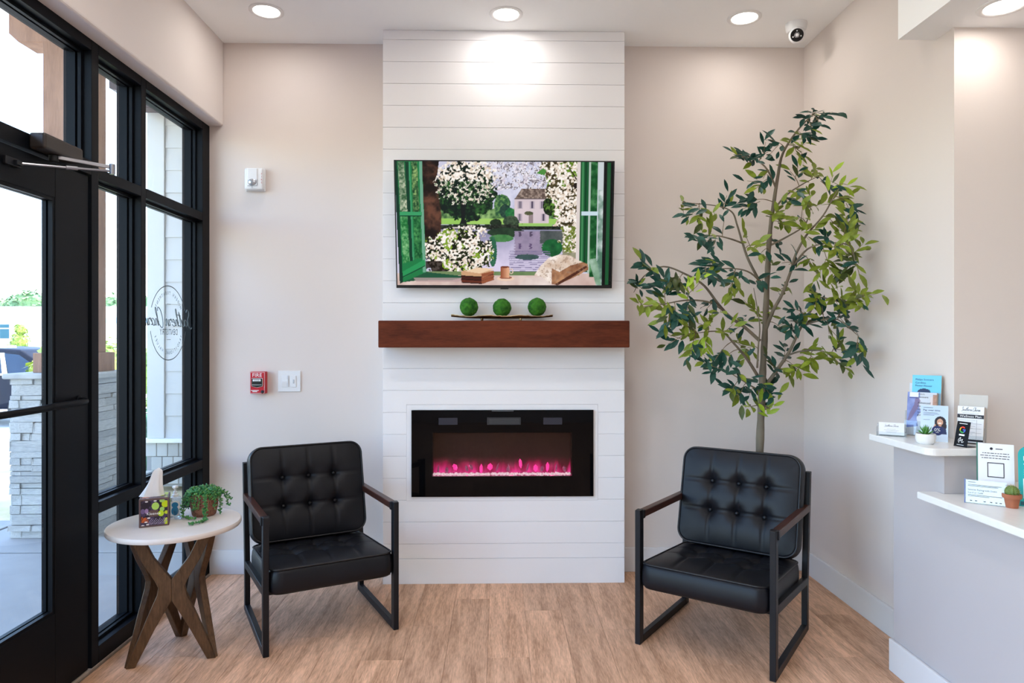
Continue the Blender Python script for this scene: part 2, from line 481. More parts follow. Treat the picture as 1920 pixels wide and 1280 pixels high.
# ------------------------------------------------------------------ recessed ceiling lights
M_ring = pm('light_trim', (.82, .81, .80), .5)
M_diff = pm('light_diffuser', (.9, .9, .88), .5, emit=(1.0, .93, .84), estr=14.0)
def downlight(x, y, z, label, r=.088, power=LAMP_W, group='recessed ceiling lights'):
    t = empty('recessed_light', (x, y, z), label=label, cat='ceiling light', group=group)
    MB().lathe([(r, 0), (r, -.003), (r - .004, -.006), (r - .018, -.006), (r - .022, -.003), (r - .022, 0)], 40).build('trim_ring', M_ring, t, smooth=True)
    MB().lathe([(.0001, -.0025), (r - .022, -.0025), (r - .022, -.0005)], 40).build('diffuser', M_diff, t, smooth=True)
    ld = bpy.data.lights.new('downlight', 'AREA'); ld.shape = 'DISK'; ld.size = (r - .024) * 2
    ld.energy = power; ld.color = LAMP_COL
    lo = bpy.data.objects.new('downlight_lamp', ld); COL.objects.link(lo); lo.parent = t; lo.location = (0, 0, -.0065)
    return t
downlight(-1.204, 3.565, ZC, 'round recessed ceiling light nearest the storefront window')
downlight(.039, 3.575, ZC, 'round recessed ceiling light above the white shiplap chimney breast')
downlight(1.301, 3.59, ZC, 'round recessed ceiling light beside the security camera')
downlight(1.851, 2.467, ZH, 'round recessed light in the soffit above the reception ledge', r=.085, power=0.55)
for yy, rn in ((2.0, 'nearest'), (0.4, 'second'), (-1.2, 'third'), (-2.6, 'last')):  # unseen lamps added outside the view to brighten the room
    for xx, sd in ((-1.0, 'window'), (.3, 'desk')):
        downlight(xx, yy, ZC, 'unseen fill light added in the ceiling on the %s side, %s row behind the view' % (sd, rn), group='added room fill lights', power=FILL_W)
for yy, rn in ((1.0, 'nearer'), (-.8, 'farther')):  # more unseen lamps, added as fill over the desk
    downlight(2.3, yy, ZH, 'unseen fill light added over the desk seats, the %s one' % rn, group='added desk fill lights', power=FILL_W)

# ================================================================== LETTERING AND PRINT TOOLS
_texts = {}
def prepare_text(strings):
    objs = []
    for s in strings:
        cu = bpy.data.curves.new('glyphs', 'FONT'); cu.body = s; cu.size = 1.0; cu.resolution_u = 2
        cu.align_x = 'CENTER'; cu.align_y = 'CENTER'
        o = bpy.data.objects.new('glyphs', cu); COL.objects.link(o); objs.append((s, o, cu))
    bpy.context.view_layer.update()
    dg = bpy.context.evaluated_depsgraph_get()
    for s, o, cu in objs:
        me = bpy.data.meshes.new_from_object(o.evaluated_get(dg))
        vs = [tuple(v.co) for v in me.vertices]; fs = [tuple(p.vertices) for p in me.polygons]
        xs_ = [v[0] for v in vs] or [0]; ys_ = [v[1] for v in vs] or [0]
        cx = (min(xs_) + max(xs_))/2; cy = (min(ys_) + max(ys_))/2
        _texts[s] = ([(x - cx, y - cy, 0) for x, y, z in vs], fs, max(xs_) - min(xs_), max(ys_) - min(ys_))
        bpy.data.objects.remove(o); bpy.data.curves.remove(cu); bpy.data.meshes.remove(me)
_need = ['FIRE', 'F', 'I', 'R', 'E', 'PUSH IN', 'PULL DOWN', 'DENTISTRY', 'Kleenex', 'Philips Sonicare', 'Cordless', 'Power Flosser',
         'PHILIPS', 'sonicare', 'Advanced', 'care for', 'sensitive', 'teeth and', 'gums', 'Pay over time', 'Wellness Plan', '0%', 'APR', 'CC',
         'Save by Paying with Debit', 'Card or Cash', 'FLE']
for c in 'MODERN TREATMENT TRADITIONAL VALUES': 
    if c != ' ' and c not in _need: _need.append(c)
prepare_text(_need)

TX = Matrix.Rotation(PI/2, 4, 'X')            # text plane xy -> sheet plane xz, facing -y
def put_text(mb, s, h, x, z, y=-.0006, left=False, rot=0.0, wide=1.0, cap=None):
    """write s with glyph-box height h centred at (x, z) of a sheet facing -y"""
    vs, fs, w, hh = _texts[s]
    k = (h / hh) if cap is None else cap
    if left: x = x + w * k * wide / 2
    M = Matrix.Translation((x, y, z)) @ Matrix.Rotation(-rot, 4, 'Y') @ TX @ Matrix.Diagonal((k * wide, k, k, 1))
    mb.add(vs, fs, M)

def flat(mb, poly, y=-.0005):
    """flat print shape on a sheet facing -y"""
    mb.add([(x, y, z) for x, z in poly], [tuple(range(len(poly)))])
def circ(cx, cz, rx, rz=None, n=24, a0=0, a1=2*PI):
    rz = rx if rz is None else rz
    return [(cx + rx*math.cos(a0 + (a1-a0)*i/n), cz + rz*math.sin(a0 + (a1-a0)*i/n)) for i in range(n)]
def rect(x0, x1, z0, z1): return [(x0, z0), (x1, z0), (x1, z1), (x0, z1)]

class Canvas:
    """a small painter for flat print and screens, coordinates in the units given"""
    def __init__(self, W_, H_, x0, x1, y0, y1, bg, seed=1):
        self.W, self.H = W_, H_
        self.X, self.Y = np.meshgrid(np.linspace(x0, x1, W_), np.linspace(y0, y1, H_))
        self.a = np.empty((H_, W_, 3)); self.a[:] = bg
        self.r = np.random.RandomState(seed)
    def noise(self, cells, octv=3):
        out = np.zeros((self.H, self.W)); amp = 1.0; tot = 0
        for o in range(octv):
            cw = max(2, int(cells * 2**o)); ch = max(2, int(cw * self.H / self.W))
            g_ = self.r.rand(ch + 1, cw + 1)
            u = np.linspace(0, cw - 1e-6, self.W); v = np.linspace(0, ch - 1e-6, self.H)
            i = u.astype(int); j = v.astype(int); fu = u - i; fv = (v - j)[:, None]
            fu = fu*fu*(3 - 2*fu); fv = fv*fv*(3 - 2*fv)
            t = g_[np.ix_(j, i)]*(1-fu) + g_[np.ix_(j, i+1)]*fu
            b = g_[np.ix_(j+1, i)]*(1-fu) + g_[np.ix_(j+1, i+1)]*fu
            out += amp * (t*(1-fv) + b*fv); tot += amp; amp *= .55
        return out / tot
    def put(self, mask, col, al=1.0):
        m = (mask.astype(float) * al)[..., None]
        self.a = self.a*(1 - m) + np.array(col, float)*m
    def mix(self, mask, c1, c2, n_):
        c = np.array(c1, float)*(1 - n_[..., None]) + np.array(c2, float)*n_[..., None]
        m = mask.astype(float)[..., None]
        self.a = self.a*(1 - m) + c*m
    def poly(self, pts):
        m = np.zeros((self.H, self.W), bool); n_ = len(pts)
        for i in range(n_):
            x0, y0 = pts[i]; x1, y1 = pts[(i+1) % n_]
            if y0 == y1: continue
            c = ((y0 > self.Y) != (y1 > self.Y)) & (self.X < (x1 - x0)*(self.Y - y0)/(y1 - y0) + x0)
            m ^= c
        return m
    def rect(self, x0, x1, y0, y1): return (self.X >= x0) & (self.X <= x1) & (self.Y >= y0) & (self.Y <= y1)
    def ell(self, cx, cy, rx, ry): return ((self.X - cx)/rx)**2 + ((self.Y - cy)/ry)**2 <= 1
    def petals(self, n_, area, r0, r1, cols, dens=None):
        """many small flowers"""
        x0, x1, y0, y1 = area; k = 0
        while k < n_:
            cx = self.r.uniform(x0, x1); cy = self.r.uniform(y0, y1)
            if dens is not None and self.r.rand() > dens(cx, cy): n_ -= 0.34; continue
            k += 1
            rr = self.r.uniform(r0, r1); c = cols[self.r.randint(len(cols))]
            for q in range(self.r.randint(2, 5)):
                self.put(self.ell(cx + self.r.uniform(-rr, rr), cy + self.r.uniform(-rr, rr), rr*self.r.uniform(.5, 1), rr*self.r.uniform(.5, 1)), c, .9)

def print_panel(name, cv, w, h, m, parent, M=None):
    """sheet w x h facing -y with the canvas as its colours, centred on its origin"""
    H_, W_ = cv.H, cv.W
    me = bpy.data.meshes.new(name)
    gx, gz = np.meshgrid(np.linspace(-w/2, w/2, W_), np.linspace(h/2, -h/2, H_))
    co = np.stack([gx, np.zeros_like(gx), gz], -1).reshape(-1, 3)
    idx = np.arange(H_*W_).reshape(H_, W_)
    q = np.stack([idx[1:, :-1], idx[1:, 1:], idx[:-1, 1:], idx[:-1, :-1]], -1).reshape(-1, 4)
    me.vertices.add(len(co)); me.vertices.foreach_set('co', co.ravel())
    me.loops.add(q.size); me.loops.foreach_set('vertex_index', q.ravel().astype(np.int32))
    me.polygons.add(len(q)); me.polygons.foreach_set('loop_start', np.arange(0, q.size, 4, dtype=np.int32))
    me.polygons.foreach_set('loop_total', np.full(len(q), 4, dtype=np.int32))
    me.update(calc_edges=True); me.validate()
    s = np.clip(cv.a.reshape(-1, 3)/255.0, 0, 1)
    lin = np.where(s <= .04045, s/12.92, ((s + .055)/1.055)**2.4)
    at = me.color_attributes.new('print', 'FLOAT_COLOR', 'POINT')
    at.data.foreach_set('color', np.concatenate([lin, np.ones((len(lin), 1))], 1).ravel())
    me.materials.append(m)
    return link(name, me, parent, M)

M_print = vc_mat('print', 0, .45)
M_ink = pm('dark_ink', (.02, .02, .03), .6)
M_inkblue = pm('blue_ink', (.02, .05, .22), .6)
M_inkgrey = pm('grey_ink', (.22, .23, .26), .6)
M_inkwhite = pm('white_ink', (.85, .85, .85), .6)
M_paper = pm('white_paper', (.80, .80, .82), .55)
M_acryl = glass_mat('clear_acrylic', (.95, .97, .98), 1.42)
M_plastic = pm('white_plastic', (.78, .78, .79), .35)

# window lettering on the middle pane
M_decal = pm('vinyl_decal', (.10, .13, .14), .5)
dec = MB()
DC = (-.0505, 3.575 - 2.8, 1.432)
DM = Matrix.Translation(DC) @ Matrix.Rotation(-PI/2, 4, 'Z')     # sheet facing outwards (-x): its x axis runs towards -y
def ring(r, a0, a1, w=.0048):
    n_ = 40; o = []; i_ = []
    for k in range(n_ + 1):
        a = a0 + (a1 - a0)*k/n_
        o.append((math.cos(a)*(r + w/2), math.sin(a)*(r + w/2))); i_.append((math.cos(a)*(r - w/2), math.sin(a)*(r - w/2)))
    for k in range(n_):
        dec.add([(o[k][0], 0, o[k][1]), (o[k+1][0], 0, o[k+1][1]), (i_[k+1][0], 0, i_[k+1][1]), (i_[k][0], 0, i_[k][1])], [(0, 1, 2, 3)], DM)
RD = .192
ring(RD, R(22), R(158)); ring(RD, R(193), R(347))
def arc_text(s, r, mid, step, h, flip=1):
    m_ = MB(); n_ = len(s)
    for i, c in enumerate(s):
        if c == ' ': continue
        a = mid - flip*(i - (n_ - 1)/2)*step
        vs, fs, w, hh = _texts[c]; k = h/hh
        M = DM @ Matrix.Translation((r*math.cos(a), 0, r*math.sin(a))) @ Matrix.Rotation(-(a - flip*PI/2), 4, 'Y') @ TX @ Matrix.Diagonal((k*.85, k, k, 1))
        dec.add(vs, fs, M)
arc_text('MODERN TREATMENT', .155, PI/2, R(7.6), .017)
arc_text('TRADITIONAL VALUES', .155, -PI/2, R(7.4), .017, -1)
for z in (.098, -.086): dec.box(-.020, .020, -.0003, .0003, z - .001, z + .001, DM)
vs, fs, w, hh = _texts['DENTISTRY']
dec.add(vs, fs, DM @ Matrix.Translation((0, 0, -.046)) @ TX @ Matrix.Diagonal((.19/w, .031/hh, 1, 1)))
GL = {'S': [[(.75,2.0),(.5,2.4),(.25,2.1),(.35,1.5),(.62,1.0),(.6,.2),(.25,-.35),(-.05,-.1)]],
 'o': [[(.5,.95),(.2,.8),(.1,.35),(.3,0),(.55,.2),(.55,.7),(.4,.95),(.75,.8)]],
 'u': [[(0,.9),(.1,.2),(.3,0),(.5,.3),(.6,.95),(.58,.2),(.78,.05)]],
 't': [[(0,.4),(.35,2.0),(.25,.3),(.4,0),(.6,.2)], [(.05,1.45),(.7,1.6)]],
 'h': [[(0,.4),(.3,1.7),(.28,2.35),(.14,2.0),(.12,0),(.3,.85),(.48,.8),(.5,.1),(.72,.15)]],
 'e': [[(0,.4),(.4,.6),(.4,.95),(.15,.8),(.1,.2),(.35,0),(.62,.25)]],
 'r': [[(0,.5),(.15,1.0),(.2,.8),(.45,.85),(.42,.1),(.62,.15)]],
 'n': [[(0,.9),(.08,0),(.3,.9),(.45,.8),(.45,.1),(.68,.15)]],
 'C': [[(.8,1.9),(.65,2.4),(.3,2.1),(.1,1.2),(.15,.1),(.45,-.25),(.85,.3)]],
 'a': [[(.5,.9),(.2,.85),(.1,.3),(.3,0),(.5,.4),(.52,.9),(.52,.15),(.72,.15)]],
 'm': [[(0,.9),(.06,0),(.25,.9),(.35,.8),(.36,0),(.55,.9),(.68,.8),(.68,.1),(.9,.15)]]}
def script(mb, s, width, h, M, r):
    """handwritten lettering from single strokes"""
    x = 0; strokes = []
    for c in s:
        if c == ' ': x += .35; continue
        for st in GL[c]: strokes.append([(x + a + .18*b, b) for a, b in st])
        x += {'m': .88, 'C': .85, 'S': .72}.get(c, .62)
    k = width/x; kz = h/2.7
    for st in strokes:
        pts = [M @ Vector(((p[0] - x/2)*k, 0, p[1]*kz)) for p in catmull([(a, b, 0) for a, b in st], 5)]
        mb.tube(pts, r, 5)
script(dec, 'Southern Charm', .52, .105, DM @ Matrix.Translation((0, .0006, -.016)), .0019)
dec.build('decal_lettering', M_decal, p_mid[0], recalc=False)

# ================================================================== CHAIRS
def cushion(w, h, t, crown, buttons, r=.05, nu=60, nv=50, dd=.022, ds=.030, crease=.006, puff=.010):
    """buttoned cushion in the xy plane, front face towards +z; rounded corners and swollen sides"""
    a, b = w/2, h/2
    def plan(x, y):
        dx = abs(x) - (a - r); dy = abs(y) - (b - r)
        if dx > 0 and dy > 0:
            s = max(dx, dy)/math.hypot(dx, dy)
            return math.copysign(a - r + dx*s, x), math.copysign(b - r + dy*s, y)
        return x, y
    cols = sorted({bx for bx, by in buttons}); rows = sorted({by for bx, by in buttons})
    def top(x, y):
        u, v = x/a, y/b
        z = t + crown*(1 - u**4)*(1 - v**4)
        for c in cols: z -= crease*math.exp(-((x - c)/.006)**2)*(1 - abs(v)**6)
        for c in rows: z -= crease*math.exp(-((y - c)/.006)**2)*(1 - abs(u)**6)
        for bx, by in buttons:
            q = (x - bx)**2 + (y - by)**2
            z -= dd*math.exp(-q/ds**2) + .4*dd*math.exp(-q/(ds*2.0)**2)
        return z
    vs = []; fs = []
    for j in range(nv + 1):
        for i in range(nu + 1):
            x = -a + w*i/nu; y = -b + h*j/nv
            X, Y = plan(x, y); vs.append((X, Y, top(x, y)))
    for j in range(nv):
        for i in range(nu):
            q = j*(nu + 1) + i; fs.append((q, q + 1, q + nu + 2, q + nu + 1))
    rim = [i for i in range(nu + 1)] + [j*(nu+1) + nu for j in range(1, nv + 1)] + [nv*(nu+1) + i for i in range(nu - 1, -1, -1)] + [j*(nu+1) for j in range(nv - 1, 0, -1)]
    prev = rim
    for k, (zz, gr) in enumerate(((.86, .006), (.6, puff), (.35, puff), (.12, .006), (0, -.004))):
        cur = []
        for q in rim:
            x, y, z = vs[q]; l = math.hypot(x/a, y/b) or 1
            cx = max(-(a - r), min(a - r, x)); cy = max(-(b - r), min(b - r, y))
            n_ = Vector((x - cx, y - cy, 0)); n_ = n_.normalized() if n_.length > 1e-6 else Vector((0, 0, 0))
            cur.append(len(vs)); vs.append((x + n_.x*gr, y + n_.y*gr, zz*t))
        m_ = len(rim)
        for i in range(m_): fs.append((prev[i], cur[i], cur[(i+1) % m_], prev[(i+1) % m_]))
        prev = cur
    fs.append(tuple(reversed(prev)))
    edge = [Vector(vs[q]) for q in rim]
    return vs, fs, edge

M_piping = pm('black_piping', (.008, .008, .010), .42)
def make_chair(loc, rz, label):
    t = empty('lounge_armchair', loc, rz, label, 'chair', 'black leather lounge armchairs')
    for s in (-1, 1):
        x = s*.2875
        MB().box(x - .0125, x + .0125, -.30, -.262, .0, .592).build('front_leg', M_steel, t, bevel=.002, bseg=1)
        MB().box(x - .0125, x + .0125, -.262, .262, 0, .034).build('floor_rail', M_steel, t, bevel=.002, bseg=1)
        mb = MB().prism([(.262, 0), (.30, 0), (.30, .225), (.362, .725), (.324, .725), (.262, .225)], -.0125, .0125,
                        Matrix.Translation((x, 0, 0)) @ Matrix.Rotation(PI/2, 4, 'Z'))
        mb.build('rear_leg', M_steel, t, bevel=.002, bseg=1)
        MB().beam((x, -.262, .272), (x, .268, .232), .025, .034).build('seat_rail', M_steel, t, bevel=.002, bseg=1)
        ar = MB().beam((x, -.262, .571), (x, .312, .562), .034, .030).build('armrest', M_armwood, t, bevel=.004, bseg=2)
        MB().box(x - .0185, x + .0185, -.275, -.255, .553, .590).build('arm_bracket', M_steel, ar, bevel=.002, bseg=1)
    MB().box(-.275, .275, -.255, -.225, .245, .268).build('cross_bar', M_steel, t, bevel=.002, bseg=1)
    MB().box(-.275, .275, .20, .23, .215, .238).build('cross_bar', M_steel, t, bevel=.002, bseg=1)
    MB().beam((-.275, .335, .66), (.275, .335, .66), .02, .03, (0, 1, 0)).build('cross_bar', M_steel, t, bevel=.002, bseg=1)
    bs = [(bx, by) for bx in (-.128, 0, .128) for by in (-.065, .075)]
    # seat
    vs, fs, edge = cushion(.536, .560, .105, .022, [(bx, by) for bx in (-.128, 0, .128) for by in (-.03, .10)], r=.05, dd=.030, crease=.009)
    Ms = Matrix.Translation((0, -.035, .240)) @ Matrix.Rotation(R(-4.0), 4, 'X')
    se = MB().add(vs, fs).build('seat_cushion', M_leather, t, smooth='all', M=Ms)
    MB().tube([(p.x*1.006, p.y*1.006, p.z) for p in edge], .0045, 6, True).build('piping', M_piping, se, smooth='all')
    for bx in (-.128, 0, .128):
        for by in (-.03, .10):
            MB().sphere((bx, by, .088), .0085, 10, 6, (1, 1, .5)).build('button', M_leather, se, smooth='all')
    # back
    vs, fs, edge = cushion(.552, .455, .095, .020, bs, r=.06, crease=.008)
    ang = R(104)                    # leans back
    Mb = Matrix.Translation((0, .292, .560)) @ Matrix.Rotation(R(90 - 14), 4, 'X')
    ba = MB().add(vs, fs).build('back_cushion', M_leather, t, smooth='all', M=Mb)
    MB().tube([(p.x*1.006, p.y*1.006, p.z) for p in edge], .0045, 6, True).build('piping', M_piping, ba, smooth='all')
    for bx, by in bs:
        MB().sphere((bx, by, .087), .009, 10, 6, (1, 1, .5)).build('button', M_leather, ba, smooth='all')
    return t
make_chair((-.868, 3.309, 0), R(27.5), 'black tufted leather armchair with wood armrests beside the round side table')
make_chair((1.022, 3.078, 0), R(-36), 'black tufted leather armchair with wood armrests in front of the olive tree')

# ================================================================== SIDE TABLE
TC = Vector((-1.392, 2.968, 0)); TZ = .562
tb = empty('side_table', TC, 0, 'round white topped side table with crossed walnut legs by the window', 'side table')
MB().lathe([(.0001, .538), (.255, .538), (.262, .540), (.265, .545), (.265, .556), (.262, .561), (.257, .562), (.0001, .562)], 72).build('table_top', M_tabletop, tb, smooth=True)
legpoly = [(-.172, 0), (-.138, 0), (-.064, .140), (0, .255), (0, .345), (-.060, .415), (-.118, .538), (-.165, .538), (-.094, .395), (-.060, .342), (-.048, .315), (-.050, .286), (-.070, .240), (-.106, .150)]
legpoly = [(-.170, 0), (-.136, 0), (-.060, .155), (0, .262), (0, .350), (-.066, .440), (-.112, .538), (-.160, .538), (-.108, .425), (-.062, .346), (-.050, .318), (-.056, .286), (-.098, .185)]
Vt = [Vector((-1.533, 2.822, 0)) - TC, Vector((-1.197, 2.920, 0)) - TC, Vector((-1.455, 3.160, 0)) - TC]
cen = (Vt[0] + Vt[1] + Vt[2])/3
Vt = [v - cen for v in Vt]
for i in range(3):
    A, B = Vt[i], Vt[(i + 1) % 3]
    mid = (A + B)/2; ang = math.atan2(B.y - A.y, B.x - A.x)
    for s in (1, -1):
        poly = [(x*s, z) for x, z in legpoly]
        if s < 0: poly = poly[::-1]
        MB().prism(poly, -.014, .014).build('leg', M_walnut, tb, bevel=.003, bseg=2, M=Matrix.Translation(mid*.93) @ Matrix.Rotation(ang, 4, 'Z'))

# ------------------------------------------------------------------ tissue box
tx = empty('tissue_box', (-1.468, 2.946, TZ), R(23), 'square patterned tissue box with a white tissue pulled up', 'tissue box')
s = .0565
M_boxedge = pm('tissue_box_card', (.13, .075, .07), .5)
MB().box(-s, s, -s, s, 0, .118).build('carton', M_boxedge, tx, bevel=.002)
cv = Canvas(110, 110, 0, 100, 0, 100, (42, 34, 46), 5)
cv.put(cv.rect(0, 100, 0, 35), (62, 48, 72)); cv.mix(cv.rect(0, 100, 0, 100), (40, 32, 44), (70, 56, 84), (cv.noise(7) > .55).astype(float))
for cx, cy, rx, ry, c in ((55, 24, 14, 15, (170, 205, 95)), (92, 18, 14, 14, (190, 205, 20)), (80, 38, 9, 9, (160, 200, 100)), (76, 55, 11, 12, (185, 210, 40)), (96, 52, 8, 7, (190, 200, 40)), (80, 4, 10, 7, (160, 195, 90)), (96, 88, 9, 14, (190, 205, 40)), (22, 42, 7, 10, (150, 120, 160)), (8, 42, 8, 10, (110, 90, 130))):
    cv.put(cv.ell(cx, cy, rx, ry), c)
for k in range(9):
    a = R(200 + k*17); cv.put(cv.poly([(2, 88), (2 + 26*math.cos(a + 1.9), 88 - 36*abs(math.sin(a*.6 + .4))), (6 + 26*math.cos(a + 1.9), 90 - 36*abs(math.sin(a*.6 + .4)))]), (205, 95, 25))
for k in range(13):
    x = 34 + k*5.2; cv.put(cv.poly([(x - 10, 97), (x + 8, 72 + (k % 3)*5), (x + 10, 73 + (k % 3)*5), (x - 8, 98)]), (150, 135, 160))
for cx, cy in ((30, 70), (20, 86), (26, 96), (8, 99), (22, 4), (54, 3)): cv.put(cv.ell(cx, cy, 6, 3), (225, 215, 215))
cv.put(cv.rect(32, 66, 40, 66), (98, 74, 70))
print_panel('printed_front', cv, .100, .104, M_print, tx, Matrix.Translation((0, -s - .0006, .059)))
print_panel('printed_side', cv, .100, .104, M_print, tx, Matrix.Translation((s + .0006, 0, .059)) @ Matrix.Rotation(PI/2, 4, 'Z'))
print_panel('printed_top', cv, .100, .100, M_print, tx, Matrix.Translation((0, 0, .1186)) @ Matrix.Rotation(-PI/2, 4, 'X'))
mb = MB(); put_text(mb, 'Kleenex', .011, -.001, .056, -s - .0014); mb.build('lettering', M_inkwhite, tx, recalc=False)
# tissue: a soft folded cone
vs = []; fs = []; n_, m_ = 28, 12
random.seed(3)
for j in range(m_ + 1):
    v = j/m_
    wx = .024*(1 - v)**2.0 + .0205*(1 - .12*v); wy = .012*(1 - v)**1.5 + .008
    if v > .80: k_ = math.sqrt(max(0.01, 1 - ((v - .80)/.20)**2)); wx *= k_; wy *= k_
    for i in range(n_):
        a = 2*PI*i/n_; f = 1 + .13*math.sin(5*a + 3*v) + .05*math.sin(11*a)
        vs.append((wx*math.cos(a)*f - .012 + .026*v, wy*math.sin(a)*f, .1185 + .118*v))
for j in range(m_):
    for i in range(n_): fs.append((j*n_ + i, j*n_ + (i+1) % n_, (j+1)*n_ + (i+1) % n_, (j+1)*n_ + i))
fs.append(tuple(m_*n_ + i for i in range(n_)))
MB().add(vs, fs).build('tissue', pm('tissue_paper', (.86, .86, .87), .9), tx, smooth='all')

# ------------------------------------------------------------------ hand sanitiser pump bottle
M_clearpl = pm('clear_bottle_plastic', (.85, .9, .93), .12, trans=.75, ior=1.3)
sb = empty('pump_bottle', (-1.432, 3.052, TZ), R(20), 'clear hand sanitiser pump bottle with a blue label behind the tissue box', 'bottle')
MB().box(-.024, .024, -.015, .015, 0, .090).build('bottle_body', M_clearpl, sb, bevel=.007, bseg=3, smooth=True)
MB().lathe([(.013, .090), (.013, .100), (.008, .102), (.008, .112), (.0045, .114), (.0045, .128), (.012, .129), (.012, .137), (.004, .139)], 20).build('pump', M_plastic, sb, smooth=True)
MB().box(-.004, .004, -.036, .0, .130, .137).build('nozzle', M_plastic, sb, bevel=.002)
mb = MB(); flat(mb, circ(0, .030, .0145, .020), -.0156); flat(mb, circ(0, .056, .0135, .012), -.0157)
mb.build('label', pm('blue_label', (.02, .22, .45), .4), sb, recalc=False)
mb = MB(); flat(mb, rect(-.019, .019, .008, .072), -.0153); mb.build('label_back', M_inkwhite, sb, recalc=False)
# small clear cup in front of it
ck = empty('clear_cup', (-1.402, 3.012, TZ), 0, 'small clear plastic dispenser cup tucked beside the tissue box', 'cup')
MB().lathe([(.0001, .001), (.015, .001), (.019, .040), (.0175, .040), (.014, .004), (.0001, .004)], 20).build('cup_wall', M_acryl, ck, smooth=True)

# ------------------------------------------------------------------ trailing plant in a woven pot
pp = empty('potted_trailing_plant', (-1.318, 3.082, TZ), 0, 'green trailing bead plant in a brown woven pot on the side table', 'plant')
def weave_mat():
    m = pm('woven_pot', (.25, .105, .062), .6, rnd=0)
    N = m.node_tree.nodes; L = m.node_tree.links; b = N['Principled BSDF']
    tc = N.new('ShaderNodeTexCoord'); vo = N.new('ShaderNodeTexVoronoi'); vo.inputs['Scale'].default_value = 120; vo.inputs['Randomness'].default_value = .15
    cr = N.new('ShaderNodeValToRGB'); cr.color_ramp.elements[0].position = .20; cr.color_ramp.elements[0].color = (.03, .012, .008, 1)
    cr.color_ramp.elements[1].position = .36; cr.color_ramp.elements[1].color = (.27, .115, .068, 1)
    L.new(tc.outputs['Object'], vo.inputs['Vector']); L.new(vo.outputs['Distance'], cr.inputs['Fac']); L.new(cr.outputs['Color'], b.inputs['Base Color'])
    bp = N.new('ShaderNodeBump'); bp.inputs['Strength'].default_value = .8; bp.inputs['Distance'].default_value = .003
    L.new(vo.outputs['Distance'], bp.inputs['Height']); L.new(bp.outputs['Normal'], b.inputs['Normal'])
    return m
MB().lathe([(.0001, 0), (.044, 0), (.050, .006), (.057, .040), (.059, .075), (.057, .100), (.0535, .100), (.053, .086), (.0001, .086)], 40).build('pot', weave_mat(), pp, smooth=True)
MB().lathe([(.0001, .0865), (.0525, .0875)], 24).build('soil', pm('soil', (.03, .02, .012), .9), pp)
random.seed(21)
fol = MB(); fol2 = MB(); stems = MB()
def strand(pts, tgt, dens=.0042):
    path = catmull(pts, 8); stems.tube(path, .0013, 5)
    for i in range(len(path) - 1):
        a, b = path[i], path[i+1]; d = (b - a); n2 = max(1, int(d.length/dens))
        for k in range(n2):
            p = a + d*((k + random.random())/n2)
            o = Vector((random.uniform(-1, 1), random.uniform(-1, 1), random.uniform(-.4, 1))).normalized()
            q = o.to_track_quat('Z', 'X').to_matrix().to_4x4()
            bad = p.z + o.z*.009 < .003
            if bad: o.z = abs(o.z)
            sz = random.uniform(.8, 1.2)
            (fol if random.random() < .62 else fol2).sphere((0, 0, 0), .0030*sz, 6, 4, (1, 1, 2.1), Matrix.Translation(p + o*.0062) @ q)
for k in range(26):
    a = 2*PI*k/26 + random.uniform(-.15, .15); r0 = random.uniform(.012, .035)
    c, s2 = math.cos(a), math.sin(a); rr = random.uniform(.056, .068); dz = random.uniform(.02, .07)
    if c > .2 and s2 < .3 and random.random() < .75: dz *= .25
    strand([(c*r0, s2*r0, .092), (c*rr*.8, s2*rr*.8, .112 + random.uniform(0, .008)), (c*rr*1.08, s2*rr*1.08, .098), (c*rr*1.14, s2*rr*1.14, .098 - dz)], None)
for k in range(16):
    a = random.uniform(0, 2*PI); r0 = random.uniform(0, .03); rr = r0 + random.uniform(.01, .03)
    strand([(math.cos(a)*r0, math.sin(a)*r0, .090), (math.cos(a)*rr, math.sin(a)*rr, .108), (math.cos(a+.5)*rr, math.sin(a+.5)*rr, .122)], None)
strand([(-.03, -.03, .094), (-.055, -.05, .104), (-.070, -.058, .070), (-.068, -.062, .030), (-.050, -.074, .008), (-.020, -.088, .006), (.004, -.092, .006)], None, .0034)
strand([(-.035, .0, .094), (-.064, -.02, .100), (-.074, -.03, .060), (-.072, -.045, .020), (-.060, -.062, .007), (-.035, -.070, .006)], None, .0034)
strand([(.015, -.035, .094), (.030, -.062, .102), (.034, -.073, .060), (.036, -.085, .014), (.052, -.118, .006), (.044, -.150, .006), (.012, -.182, .006)], None, .0026)
strand([(.030, -.030, .094), (.034, -.064, .100), (.038, -.072, .050), (.044, -.090, .010), (.058, -.120, .007), (.050, -.146, .007)], None, .0030)
strand([(.04, .01, .094), (.066, .015, .104), (.088, .02, .080), (.098, .018, .052), (.112, .010, .038)], None)
strand([(.04, .0, .094), (.064, -.01, .102), (.078, -.012, .070), (.072, -.006, .032), (.074, -.010, .012)], None)
strand([(.03, .02, .094), (.062, .03, .106), (.090, .035, .085), (.108, .030, .060)], None)
tag(fol.build('foliage', pm('bead_leaf', (.045, .26, .075), .35, var=.35, vscale=60), pp, smooth='all', recalc=False), kind='stuff')
tag(fol2.build('foliage_pale', pm('bead_leaf_pale', (.14, .36, .08), .35, var=.3, vscale=60), pp, smooth='all', recalc=False), kind='stuff')
stems.build('trailing_stems', pm('bead_stem', (.06, .16, .05), .5), pp, smooth='all', recalc=False)

